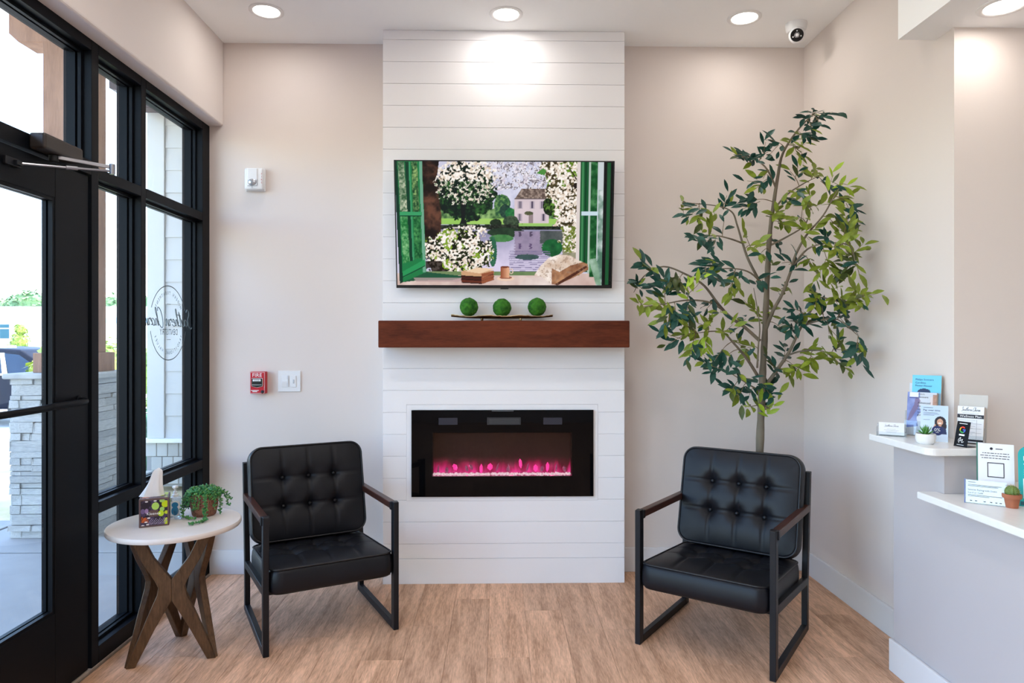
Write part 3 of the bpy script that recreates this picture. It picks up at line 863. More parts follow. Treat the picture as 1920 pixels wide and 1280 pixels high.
# ================================================================== MANTEL, TRAY, MOSS BALLS
mt = tag(MB().box(-.632, .692, 3.592, 3.7695, 1.304, 1.446).build('mantel_shelf', M_mantel, bevel=.005, bseg=2), 'thick reddish brown wooden mantel beam below the television', 'mantel')
tr = empty('decorative_tray', (.018, 3.685, 1.446), 0, 'long gold rimmed bronze leaf shaped tray on the mantel', 'tray')
vs = []; fs = []; nx, ny = 48, 10
random.seed(8)
for j in range(ny + 1):
    for i in range(nx + 1):
        u = -1 + 2*i/nx; v = -1 + 2*j/ny
        hw = .062*(1 - abs(u)**2.6) + .004
        edge = abs(v)**4
        z = .017 + .010*edge*(1 - .5*abs(u)) + .010*abs(u)**3 + (.003*math.sin(9*u + 2*v) + random.uniform(-.0012, .0012))*edge
        vs.append((u*.274, v*hw, z))
N0 = len(vs)
vs += [(x, y*.97, z - .004) for x, y, z in vs]
for j in range(ny):
    for i in range(nx):
        q = j*(nx+1) + i; fs.append((q, q+1, q+nx+2, q+nx+1)); fs.append((N0+q+nx+1, N0+q+nx+2, N0+q+1, N0+q))
for i in range(nx):
    fs.append((i+1, i, N0+i, N0+i+1)); q = ny*(nx+1) + i; fs.append((q, q+1, N0+q+1, N0+q))
for j in range(ny):
    q = j*(nx+1); fs.append((q, q+nx+1, N0+q+nx+1, N0+q)); q += nx; fs.append((q+nx+1, q, N0+q, N0+q+nx+1))
MB().add(vs, fs).build('tray_dish', pm('bronze', (.28, .17, .07), .38, metal=.85, col2=(.10, .05, .03), vscale=30), tr, smooth='all')
M_gold = pm('gold_rim', (.75, .58, .32), .35, metal=.9)
for js in (0, ny):
    MB().tube([(vs[js*(nx+1)+i][0], vs[js*(nx+1)+i][1], vs[js*(nx+1)+i][2]) for i in range(nx + 1)], .0019, 6).build('rim', M_gold, tr, smooth='all')
for x in (-.108, .100):
    for y in (-.022, .022):
        MB().lathe([(.004, 0), (.006, .004), (.0075, .012), (.006, .016)], 12, c=(x, y, 0)).build('foot', M_gold if x > 0 else MATS['bronze'], tr, smooth=True)
M_moss = pm('moss', (.050, .205, .012), .95, col2=(.008, .075, .005), vscale=42, bump=1.0, bscale=170, detail=6)
for x, lb in ((-.160, 'bright green moss ball resting at the end of the tray nearest the window'), (.018, 'green moss ball resting in the middle of the bronze tray'), (.207, 'green moss ball resting at the end of the tray nearest the olive tree')):
    b = empty('moss_ball', (x, 3.685, 1.4660 + (.006 if abs(x) > .1 else .002)), random.uniform(0, 6), lb, 'moss ball', 'moss balls on the tray')
    bm = bmesh.new(); bmesh.ops.create_icosphere(bm, subdivisions=4, radius=.0495)
    for v in bm.verts:
        d = v.co.normalized()
        k = 1 + .035*math.sin(d.x*9 + x*50)*math.sin(d.y*8 + 1)*math.sin(d.z*9 + 2) + random.uniform(-.022, .022)
        v.co = v.co*k + Vector((0, 0, .0495))
    me = bpy.data.meshes.new('moss_body'); bm.to_mesh(me); bm.free(); me.materials.append(M_moss)
    link('moss_body', me, b)

# ================================================================== TELEVISION
tv = empty('television', (.0315, 3.667, 1.9605), 0, 'wall mounted flat television showing an open green window over a lake', 'television')
tilt = Matrix.Rotation(R(8.0), 4, 'X')
M_bezel = pm('tv_bezel', (.008, .009, .010), .3)
w, h = 1.171, .676
MB().box(-w/2, w/2, .001, .030, -h/2, h/2).build('tv_body', M_bezel, tv, bevel=.002, bseg=1, M=tilt)
mb = MB()
for a in ((-w/2, w/2, h/2 - .006, h/2), (-w/2, w/2, -h/2, -h/2 + .016), (-w/2, -w/2 + .006, -h/2, h/2), (w/2 - .006, w/2, -h/2, h/2)):
    mb.box(a[0], a[1], -.003, .001, a[2], a[3])
bz = mb.build('tv_bezel', M_bezel, tv, M=tilt)
MB().box(-.022, .022, -.006, .004, -h/2 - .005, -h/2 + .004).build('tv_sensor', M_bezel, bz, bevel=.001, bseg=1)
MB().box(-.2, .2, .03, .058, -.12, .14).build('wall_bracket', M_steel, tv, M=tilt)
c = Canvas(440, 250, 78, 1442, 78, 856, (206, 204, 226), 7)
n1 = c.noise(9, 4); n2 = c.noise(40, 4); n3 = c.noise(95, 2); n4 = c.noise(130, 2); n5 = c.noise(22, 4)
def cl(a_): return np.clip(a_, 0, 1)
def rough(cx, cy, rx, ry, am=.55): return (((c.X - cx)/rx)**2 + ((c.Y - cy)/ry)**2 + am*(n2 - .5)*2) < 1
def flowers(mask, t, c1=(255, 250, 244), c2=(214, 192, 170)):
    m_ = mask & (n3*.40 + n4*.35 + n2*.25 > t + .018); c.mix(m_, c2, c1, cl((n4 - .3)*2.6))
sky_ = c.rect(640, 1230, 78, 400); c.mix(sky_, (222, 222, 240), (188, 188, 216), cl((n5 - .35)*2))
br_ = (c.Y < 250 + 60*(n5 - .5)) & c.rect(640, 1080, 78, 300)
c.mix(br_ & (n3 > .52), (110, 104, 112), (168, 160, 172), n4); flowers(br_, .50, (250, 246, 252), (196, 184, 200))
c.put((n4 > .72) & br_, (70, 62, 66), .8)
c.mix(c.rect(360, 1230, 370, 470), (34, 72, 40), (150, 186, 116), cl((n2 - .32)*2.4))
c.mix(c.rect(360, 1230, 434, 468), (140, 192, 84), (176, 214, 116), n1)
c.mix(rough(520, 262, 200, 180), (8, 26, 22), (44, 92, 40), cl((n2*.6 + n4*.4 - .42)*4)); c.put(c.poly([(482, 330), (518, 330), (512, 440), (524, 466), (476, 466), (488, 440)]), (16, 22, 24))
c.mix(rough(742, 352, 52, 70), (40, 84, 56), (132, 176, 96), cl((n2*.5 + n4*.5 - .4)*4)); c.mix(rough(762, 384, 32, 44), (20, 44, 46), (50, 90, 66), n4)
c.mix(rough(800, 402, 34, 36), (18, 84, 48), (60, 140, 76), n4)
# house across the lake
c.mix(c.rect(822, 1040, 308, 462), (226, 208, 214), (204, 188, 196), n1); c.mix(c.poly([(824, 310), (866, 246), (1030, 246), (1050, 310)]), (92, 76, 70), (170, 150, 138), cl((n4 - .3)*2))
c.put(c.rect(822, 1046, 306, 312), (96, 84, 84))
for x in (842, 918, 982):
    c.put(c.rect(x, x + 32, 322, 370), (190, 176, 188)); c.put(c.rect(x + 9, x + 23, 324, 368), (84, 74, 96)); c.put(c.rect(x + 15, x + 17, 324, 368), (190, 180, 190))
for x in (842, 990): c.put(c.rect(x, x + 30, 400, 448), (190, 176, 188)); c.put(c.rect(x + 8, x + 22, 402, 446), (80, 72, 90)); c.put(c.rect(x + 14, x + 16, 402, 446), (186, 176, 186))
c.put(c.rect(912, 940, 398, 460), (150, 132, 136)); c.mix(rough(914, 398, 26, 12), (60, 66, 44), (120, 120, 90), n4)
c.mix(rough(705, 460, 38, 26, .3), (12, 24, 18), (44, 64, 40), n4); c.mix(rough(800, 450, 50, 34, .4), (26, 42, 32), (84, 104, 76), n4)
c.mix(rough(1060, 352, 56, 62), (14, 30, 14), (110, 160, 60), cl((n2*.5 + n4*.5 - .42)*4))
c.mix((c.Y > 470 + 16*(n2 - .5)) & c.rect(360, 1230, 462, 512), (18, 24, 20), (70, 78, 64), cl((n4 - .4)*2)); c.put(c.rect(410, 560, 485, 496), (196, 190, 186)); c.put(c.rect(850, 1060, 468, 480), (150, 196, 108))
# lake
lk = c.Y > 502; lk &= c.rect(360, 1230, 490, 782); g_ = cl((c.Y - 500)/280)
wob = 10*np.sin(c.Y*.35)*(n2 - .5)*2
Xo = c.X; c.X = c.X + wob
c.mix(lk, (146, 144, 174), (220, 210, 236), cl(g_*1.3 + (n5 - .5)*.5))
c.mix(c.ell(770, 520, 120, 30), (20, 36, 28), (50, 78, 52), n2); c.mix(c.ell(740, 556, 76, 24), (40, 104, 50), (96, 150, 92), n2)
c.mix(lk & c.rect(824, 1000, 510, 664), (166, 150, 176), (132, 120, 148), n2)
for x in (850, 918): c.put(c.rect(x, x + 16, 514, 546), (72, 60, 84), .85); c.put(c.rect(x, x + 15, 590, 624), (84, 66, 104), .8)
c.mix(lk & c.rect(985, 1140, 508, 590), (50, 62, 62), (110, 112, 112), n2); c.mix(c.ell(1062, 616, 66, 56), (8, 62, 34), (40, 128, 64), n2); c.mix(lk & c.rect(1128, 1222, 520, 700), (120, 118, 84), (180, 176, 160), n2)
c.mix(lk & (np.sin(c.Y*.55 + 4*n5) > .35) & c.rect(790, 1050, 636, 775), (96, 88, 124), (150, 140, 176), n2)
c.mix(c.ell(686, 640, 26, 96), (16, 74, 48), (70, 128, 100), n2); c.mix(c.ell(905, 674, 76, 18), (40, 66, 66), (90, 110, 112), n2)
c.X = Xo
# tree trunk and blossom
c.mix(c.poly([(240, 78), (352, 78), (336, 190), (364, 420), (352, 600), (250, 700)]), (22, 13, 11), (104, 66, 50), cl((c.noise(26, 4) - .36)*2.6))
dome = rough(520, 200, 210, 150, .7) & (c.Y < 350)
flowers(dome & (c.X < 700), .515 + 0*n1); c.put(dome & (n4 > .66), (60, 100, 44), .7)
flowers(dome & (c.Y < 200), .46)
bush = rough(455, 650, 212, 160, .6) & (c.Y < 780)
c.mix(bush, (14, 18, 10), (84, 104, 36), cl((n4 - .3)*2)); c.mix(bush & (n5 > .54), (150, 180, 44), (96, 132, 40), n4); flowers(bush, .47); flowers(rough(560, 520, 90, 50, .8), .48)
c.put(c.rect(258, 390, 700, 778) & (n5 < .56), (30, 20, 16), .8)
rb = c.X > 1004 + 60*(n5 - .5)*2 + np.maximum(0, (c.Y - 200))*.30; rb &= c.rect(960, 1226, 78, 480 + 0)
c.mix(rb, (52, 46, 26), (150, 130, 90), cl((n4 - .3)*2)); c.mix(rb & (n5 > .53), (70, 104, 24), (140, 176, 50), n4); flowers(rb, .455)
rb2 = (c.X > 1118 + 80*(n2 - .5)*2 + np.maximum(0, c.Y - 560)*.6) & c.rect(1060, 1220, 478, 645)
c.mix(rb2, (60, 74, 30), (170, 184, 80), n4); flowers(rb2, .50)
c.put(c.poly([(958, 150), (1000, 118), (1022, 132), (1010, 162)]), (76, 140, 62)); c.put(c.ell(1212, 225, 22, 18), (30, 20, 16)); c.put(c.poly([(1150, 100), (1156, 98), (1226, 200), (1218, 204)]), (50, 34, 28))
# sill, open windows
c.mix(c.rect(78, 1442, 778, 856), (226, 204, 196), (186, 154, 146), cl((n1 - .3)*2))
c.mix(c.rect(200, 1240, 768, 792), (70, 106, 62), (150, 164, 118), n1); c.put(c.poly([(90, 840), (260, 770), (520, 800), (430, 822), (200, 826)]), (30, 84, 58)); c.put(c.poly([(180, 806), (500, 808), (560, 830), (200, 834)]), (186, 158, 158), .8)
c.put(c.poly([(72, 78), (246, 78), (262, 772), (94, 846)]), (28, 122, 68)); c.put(c.poly([(72, 78), (92, 78), (114, 838), (94, 846)]), (10, 52, 38))
c.put(c.poly([(228, 78), (246, 78), (260, 772), (242, 772)]), (110, 168, 140)); c.put(c.poly([(112, 770), (254, 690), (258, 730), (116, 810)]), (40, 148, 86)); c.put(c.poly([(112, 800), (256, 728), (258, 734), (114, 808)]), (14, 70, 46))
for q, (a, b) in {((96, 84), (134, 84), (152, 388), (106, 392)): ((54, 92, 60), (214, 216, 190)), ((180, 84), (216, 84), (226, 390), (186, 392)): ((14, 60, 34), (150, 180, 110)),
        ((106, 418), (150, 416), (164, 706), (118, 716)): ((24, 108, 50), (140, 196, 136)), ((186, 416), (228, 414), (238, 680), (192, 690)): ((12, 78, 40), (84, 160, 90))}.items():
    c.mix(c.poly(list(q)), a, b, cl((n5*.5 + n4*.5 - .36)*2.6))
c.put(c.poly([(140, 84), (162, 84), (178, 700), (160, 704)]), (10, 56, 38)); c.put(c.poly([(162, 84), (172, 84), (188, 690), (178, 700)]), (60, 150, 100)); c.put(c.rect(100, 240, 392, 414), (56, 156, 100)); c.put(c.rect(104, 238, 414, 420), (12, 62, 42))
c.put(c.rect(1214, 1236, 78, 712), (222, 210, 206)); c.put(c.rect(1236, 1292, 78, 770), (16, 84, 44)); c.put(c.rect(1246, 1256, 78, 770), (64, 134, 84)); c.put(c.rect(1266, 1272, 78, 770), (8, 48, 28)); c.put(c.rect(1288, 1300, 78, 780), (176, 194, 182))
c.mix(c.rect(1300, 1348, 78, 800), (10, 74, 32), (120, 176, 120), cl((n5 - .42)*3)); c.put(c.rect(1345, 1384, 78, 856), (200, 208, 212)); c.mix(c.rect(1350, 1380, 250, 856), (80, 120, 100), (214, 222, 222), cl((n5 - .35)*2.4))
c.put(c.rect(1245, 1350, 386, 412), (200, 220, 230)); c.put(c.rect(1380, 1442, 78, 856), (12, 15, 16)); c.put(c.rect(1404, 1424, 82, 852), (26, 84, 48)); c.mix(c.poly([(1296, 690), (1345, 680), (1380, 856), (1345, 850)]), (60, 110, 70), (196, 216, 204), n5)
# books, cup, cushion
for (y0, col) in ((812, (98, 44, 30)), (792, (70, 28, 22)), (770, (206, 160, 122))):
    c.put(c.poly([(484, y0), (500, y0 - 8), (690, y0 - 10), (694, y0 + 8), (622, y0 + 34), (486, y0 + 26)]), col)
    c.put(c.poly([(612, y0 + 12), (692, y0 - 6), (692, y0 + 10), (616, y0 + 34)]), (150, 84, 56)); c.put(c.poly([(486, y0 + 22), (618, y0 + 30), (618, y0 + 36), (486, y0 + 28)]), (40, 18, 16))
c.put(c.poly([(508, 766), (590, 742), (698, 750), (602, 780)]), (238, 206, 172))
c.put(c.ell(768, 812, 56, 16), (236, 204, 182)); c.put(c.ell(768, 806, 40, 9), (150, 92, 72))
c.mix(c.rect(734, 792, 738, 808), (150, 82, 54), (226, 170, 134), cl((c.X - 738)/44)); c.put(c.ell(763, 738, 29, 6), (120, 60, 42)); c.put(c.ell(804, 766, 13, 18) & ~c.ell(803, 766, 8, 12), (228, 200, 184))
pil = c.poly([(950, 790), (990, 730), (1040, 680), (1110, 658), (1180, 664), (1220, 690), (1292, 720), (1294, 756), (1200, 806), (1100, 852), (1010, 838), (1000, 800)])
c.mix(pil, (250, 238, 230), (206, 178, 156), cl((n5 - .36)*2.4)); c.mix(pil & c.poly([(1060, 745), (1110, 770), (1180, 728), (1300, 694), (1300, 856), (1060, 856)]) , (190, 140, 102), (120, 76, 54), cl((n5 - .36)*2.6))
c.put(c.poly([(1080, 850), (1180, 788), (1280, 728), (1290, 738), (1190, 804), (1100, 856)]), (70, 34, 24), .9); c.put(pil & (n4 > .70), (150, 126, 108), .55)
c.mix(c.poly([(850, 856), (900, 806), (1000, 802), (1070, 856)]), (244, 230, 224), (206, 184, 178), n5)
M_screen = vc_mat('tv_screen', .72, .25, .15)
print_panel('tv_screen', c, w - .010, h - .020, M_screen, tv, tilt @ Matrix.Translation((0, -.0005, .005)))

# ================================================================== ELECTRIC FIREPLACE
fp = empty('electric_fireplace', (.022, 3.757, .482), 0, 'black glass electric fireplace with pink flames and crystal bed', 'fireplace')
M_bglass = pm('black_glass', (.0025, .0025, .003), .04, spec=.14)
fw, fh = 1.002, .476
wx0, wx1, wz0, wz1 = -.386, .382, .112, .352
mb = MB()
for a in ((-fw/2, fw/2, wz1, fh), (-fw/2, fw/2, 0, wz0), (-fw/2, wx0, wz0, wz1), (wx1, fw/2, wz0, wz1)): mb.box(a[0], a[1], 0, .008, a[2], a[3])
mb.build('glass_frame', M_bglass, fp)
MB().box(wx0, wx1, .002, .006, wz0, wz1).build('front_pane', glass_mat('smoked_glass', (.78, .74, .72), 1.28), fp)
mb = MB(); D0, D1 = .010, .165
a = (wx0 - .01, wx1 + .01, wz0 - .012, wz1 + .01)
mb.add([(a[0], D0, a[2]), (a[1], D0, a[2]), (a[1], D0, a[3]), (a[0], D0, a[3]), (a[0], D1, a[2]), (a[1], D1, a[2]), (a[1], D1, a[3]), (a[0], D1, a[3])],
       [(0, 1, 5, 4), (3, 7, 6, 2), (0, 4, 7, 3), (1, 2, 6, 5), (4, 5, 6, 7)])
mb.build('firebox', pm('firebox', (.030, .011, .005), .4), fp, recalc=False)
MB().box(-.086, .100, -.002, .0, .395, .436).build('vent_panel', pm('vent_grey', (.020, .022, .026), .4), fp, bevel=.0008, bseg=1)
mb = MB()
for k in range(4): mb.box(-.074, .092, -.004, -.002, .402 + k*.0075, .4055 + k*.0075)
mb.build('vent_slats', pm('vent_slat', (.06, .062, .068), .4), fp)
M_panel = pm('side_panel', (.022, .026, .040), .2)
for x in (-.300, .276): MB().box(x - .052, x + .052, -.0008, 0, .396, .434).build('side_panel', M_panel, fp)  # plain blue-grey rectangle on each side of the vent
MB().box(-.06, .06, -.0006, 0, .470, .4725).build('status_strip', M_inkgrey, fp)
# flame display behind the bed
def flame_mat():
    m = bpy.data.materials.new('flame_display'); m.use_nodes = True
    N = m.node_tree.nodes; L = m.node_tree.links; b = N['Principled BSDF']; b.inputs['Base Color'].default_value = (.02, .006, .008, 1)
    tc = N.new('ShaderNodeTexCoord'); mp = N.new('ShaderNodeMapping'); mp.inputs['Scale'].default_value = (16, 1, 5)
    nz = N.new('ShaderNodeTexNoise'); nz.inputs['Scale'].default_value = 1.4; nz.inputs['Detail'].default_value = 5; nz.inputs['Distortion'].default_value = .8
    sp = N.new('ShaderNodeSeparateXYZ'); mr = N.new('ShaderNodeMapRange')
    mr.inputs['From Min'].default_value = wz0; mr.inputs['From Max'].default_value = wz0 + .15; mr.inputs['To Min'].default_value = .95; mr.inputs['To Max'].default_value = -.35
    L.new(tc.outputs['Object'], mp.inputs['Vector']); L.new(mp.outputs[0], nz.inputs['Vector']); L.new(tc.outputs['Object'], sp.inputs[0]); L.new(sp.outputs['Z'], mr.inputs['Value'])
    ad = N.new('ShaderNodeMath'); ad.operation = 'MULTIPLY'; L.new(nz.outputs['Fac'], ad.inputs[0]); L.new(mr.outputs[0], ad.inputs[1])
    cr = N.new('ShaderNodeValToRGB'); e = cr.color_ramp.elements
    e[0].position = .10; e[0].color = (0.006, .002, .0008, 1); e[1].position = .62; e[1].color = (1.0, .05, .38, 1)
    q = cr.color_ramp.elements.new(.34); q.color = (.34, .003, .075, 1); q = cr.color_ramp.elements.new(.22); q.color = (.07, .004, .012, 1)
    L.new(ad.outputs[0], cr.inputs['Fac']); L.new(cr.outputs[0], b.inputs['Emission Color']); b.inputs['Emission Strength'].default_value = 1.0
    return m
MB().box(wx0 - .005, wx1 + .005, .120, .122, wz0 - .01, wz1 - .02).build('flame_display', flame_mat(), fp)
# crystal bed
random.seed(17)
M_cry = pm('clear_crystal', (.90, .86, .90), .12, emit=(1.0, .78, .90), estr=.55)
M_pink = pm('pink_crystal', (.8, .1, .4), .12, emit=(1.0, .03, .30), estr=1.4)
M_dim = pm('dim_crystal', (.35, .22, .30), .1, emit=(.5, .05, .22), estr=.25)
def shard(sx, sz, seed):
    rr = random.Random(seed); mb = MB(); n_ = 6; vs = [(0, 0, -sz*.5)]
    for z in (-.18, .22):
        for k in range(n_):
            q = rr.uniform(.7, 1.1); vs.append((math.cos(k*PI/3 + z)*sx*q, math.sin(k*PI/3 + z)*sx*q, z*sz))
    vs.append((rr.uniform(-.3, .3)*sx, 0, sz*.5))
    fs = [(0, 1 + (k+1) % n_, 1 + k) for k in range(n_)] + [(1+k, 1+(k+1) % n_, 7+(k+1) % n_, 7+k) for k in range(n_)] + [(7+k, 7+(k+1) % n_, 13) for k in range(n_)]
    return mb.add(vs, fs)
cry = [shard(.0085, .016, k).mesh('crystal', M_cry) for k in range(4)]
for k in range(84):
    x = wx0 + .005 + (wx1 - wx0 - .01)*(k + random.random()*.6)/84
    sc_ = random.uniform(.8, 1.25)
    link('crystal', cry[k % 4], fp, Matrix.Translation((x, .024 + random.uniform(-.006, .012), wz0 + .006 + random.uniform(-.001, .003))) @ Euler((random.uniform(-1, 1), random.uniform(-1, 1), random.uniform(0, 6))).to_matrix().to_4x4() @ Matrix.Scale(sc_, 4))
pk = [shard(.016, .042, 9).mesh('glow_crystal', M_pink), shard(.011, .040, 10).mesh('glow_crystal', M_dim), shard(.006, .055, 11).mesh('glow_crystal', M_dim), shard(.010, .060, 12).mesh('glow_crystal', M_pink)]
for x, kk, z in ((-.265, 0, .150), (-.070, 0, .152), (.185, 0, .146), (.100, 3, .172), (.250, 3, .152), (-.200, 1, .145), (-.175, 1, .150), (-.36, 2, .140), (-.03, 2, .150), (.035, 2, .145), (.345, 1, .143), (.30, 2, .150), (.140, 2, .150), (-.31, 1, .138), (.03, 1, .14), (-.12, 3, .14), (.22, 1, .142)):
    link('glow_crystal', pk[kk], fp, Matrix.Translation((x, .055 + random.uniform(-.01, .02), z)) @ Euler((random.uniform(-.3, .3), random.uniform(-.4, .4), random.uniform(0, 6))).to_matrix().to_4x4())
MB().box(wx0 - .005, wx1 + .005, .012, .118, wz0 - .011, wz0 - .001).build('crystal_tray', M_dim, fp)
for x in (-.2, .05, .28):
    ld = bpy.data.lights.new('flame_glow', 'POINT'); ld.energy = .10; ld.color = (1, .12, .42); ld.shadow_soft_size = .02
    lo = bpy.data.objects.new('flame_lamp', ld); COL.objects.link(lo); lo.parent = fp; lo.location = (x, .095, wz0 + .03)

# ================================================================== WALL DEVICES
st = empty('alarm_strobe', (-1.394, YB, 2.260), 0, 'white fire alarm horn strobe high on the back wall', 'fire alarm', None)
MB().box(-.056, .056, -.018, 0, -.065, .065).build('back_plate', M_plastic, st, bevel=.006, bseg=3, smooth=True)
hb = MB().box(-.054, .054, -.044, -.018, -.062, .064).build('housing', M_plastic, st, bevel=.012, bseg=3, smooth=True)
MB().box(-.034, .022, -.049, -.040, -.010, .060).build('strobe_cowl', M_plastic, hb, bevel=.005, bseg=2)
MB().sphere((-.008, -.043, -.018), .022, 16, 10, (1.15, .5, .9)).build('strobe_lens', pm('strobe_lens', (.50, .52, .55), .08, metal=.6), st, smooth='all')
mb = MB(); mb.tube([(-.034, -.0455, -.040), (.018, -.0455, -.040), (.021, -.0455, -.036), (.021, -.0455, -.002)], .0014, 6); mb.tube([(-.008, -.0455, -.040), (-.008, -.0455, -.052)], .0012, 6)
mb.build('lens_rim', M_inkgrey, st)
mb = MB()
for k, c in enumerate('FIRE'): put_text(mb, c, .009, .046, .028 - k*.0165, -.0446)
mb.build('lettering', pm('red_ink', (.45, .03, .03), .5), st, recalc=False)

ps = empty('fire_pull_station', (-1.373, YB, 1.100), 0, 'red manual fire alarm pull station on the back wall', 'fire alarm')
M_red = pm('alarm_red', (.52, .008, .022), .35); M_dred = pm('alarm_red_side', (.36, .006, .014), .4)
MB().box(-.0435, .0435, -.042, 0, -.063, .063).build('housing', M_red, ps, bevel=.004, bseg=2)
yy = -.0426
mb = MB()
for a in ((-.041, .041, .0585, .060), (-.041, .041, -.060, -.0585), (-.041, -.0395, -.0585, .0585), (.0395, .041, -.0585, .0585)): flat(mb, rect(*a), yy)
put_text(mb, 'FIRE', .021, -.001, .0435, yy)
flat(mb, [(-.032, .0265), (.030, .0265), (.0315, -.012), (.029, -.021), (0, -.028), (-.031, -.021), (-.0335, -.012)], yy)
for k, (x0, x1) in enumerate(((-.036, .008), (-.028, -.001))): flat(mb, rect(x0, x1, -.0455 - k*.0065, -.0415 - k*.0065), yy)
mb.build('white_print', M_inkwhite, ps, recalc=False)
hd = MB().prism([(-.0295, .0245), (.0275, .0245), (.0285, -.012), (.0265, -.0195), (0, -.0255), (-.0285, -.0195), (-.0305, -.012)], -.050, -.0428).build('pull_handle', pm('handle_black', (.012, .014, .014), .3), ps, bevel=.001, bseg=1)
mb = MB(); flat(mb, rect(-.0235, .0215, .0085, .0205), -.0504); flat(mb, rect(-.0290, .0270, -.0125, -.0105), -.0504); mb.build('handle_bar_print', M_inkwhite, hd, recalc=False)
mb = MB(); put_text(mb, 'PUSH IN', .0055, -.001, .0160, -.0508); put_text(mb, 'PULL DOWN', .0035, -.001, .0105, -.0508); mb.build('handle_lettering', M_ink, hd, recalc=False)
MB().lathe([(.009, 0), (.009, .004), (.006, .006)], 20, M=Matrix.Translation((.029, -.042, -.051)) @ Matrix.Rotation(PI/2, 4, 'X')).build('key_lock', M_ink, ps, smooth=True)

sw = empty('light_switch', (-1.2035, YB, 1.106), 0, 'white two gang light switch plate beside the pull station', 'switch')
MB().box(-.0645, .0645, -.007, 0, -.060, .060).build('wall_plate', M_plastic, sw, bevel=.003, bseg=3)
for x in (-.024, .024):
    MB().box(x - .0175, x + .0175, -.0085, -.006, -.034, .034).build('switch_frame', M_plastic, sw, bevel=.001, bseg=1)
rk = MB().prism([(-.0095, .033), (-.0125, 0), (-.0085, -.033), (-.004, -.033), (-.004, .033)], -.0155, .0155, Matrix.Translation((-.024, 0, 0)) @ Matrix.Rotation(PI/2, 4, 'Z')).build('rocker', M_plastic, sw)
MB().box(-.012, -.004, -.0115, -.007, -.032, .032, Matrix.Translation((.0, 0, 0))).build('dimmer_slide', pm('slide_grey', (.64, .65, .68), .4), sw)
rk2 = MB().box(.0085, .0395, -.0105, -.007, -.033, .033).build('rocker', M_plastic, sw, bevel=.001, bseg=1)
MB().box(.022, .030, -.013, -.0105, -.012, .010).build('toggle', pm('toggle_grey', (.5, .51, .54), .4), rk2, bevel=.001, bseg=1)

cm = empty('security_camera', (1.606, 3.655, ZC), 0, 'white dome security camera with a black lens face on the ceiling', 'camera')
MB().lathe([(.056, 0), (.056, -.010), (.052, -.034), (.045, -.044), (.030, -.048), (.0001, -.048)], 32).build('mount_base', M_plastic, cm, smooth=True)
bc = Vector((-.006, -.024, -.072))
MB().sphere(bc, .043, 24, 16).build('camera_ball', M_plastic, cm, smooth='all')
fd = (Vector((0, 0, 1.45)) - Vector((1.6, 3.63, 2.97))).normalized()
FM = Matrix.Translation(bc + fd*.030) @ fd.to_track_quat('Z', 'Y').to_matrix().to_4x4()
fc = MB().lathe([(.033, -.004), (.033, .008), (.031, .0105), (.0001, .0105)], 28).build('lens_face', pm('camera_black', (.006, .007, .007), .12), cm, smooth=True, M=FM)
MB().lathe([(.0125, .0105), (.0125, .0125), (.010, .0125), (.0085, .011), (.0001, .011)], 20).build('lens', pm('lens_ring', (.05, .05, .055), .15, metal=.6), fc, smooth=True)
for a in (90, 200, 340):
    MB().sphere((math.cos(R(a))*.021, math.sin(R(a))*.021, .0105), .0038, 8, 6).build('infrared_led', M_plastic, fc, smooth='all')

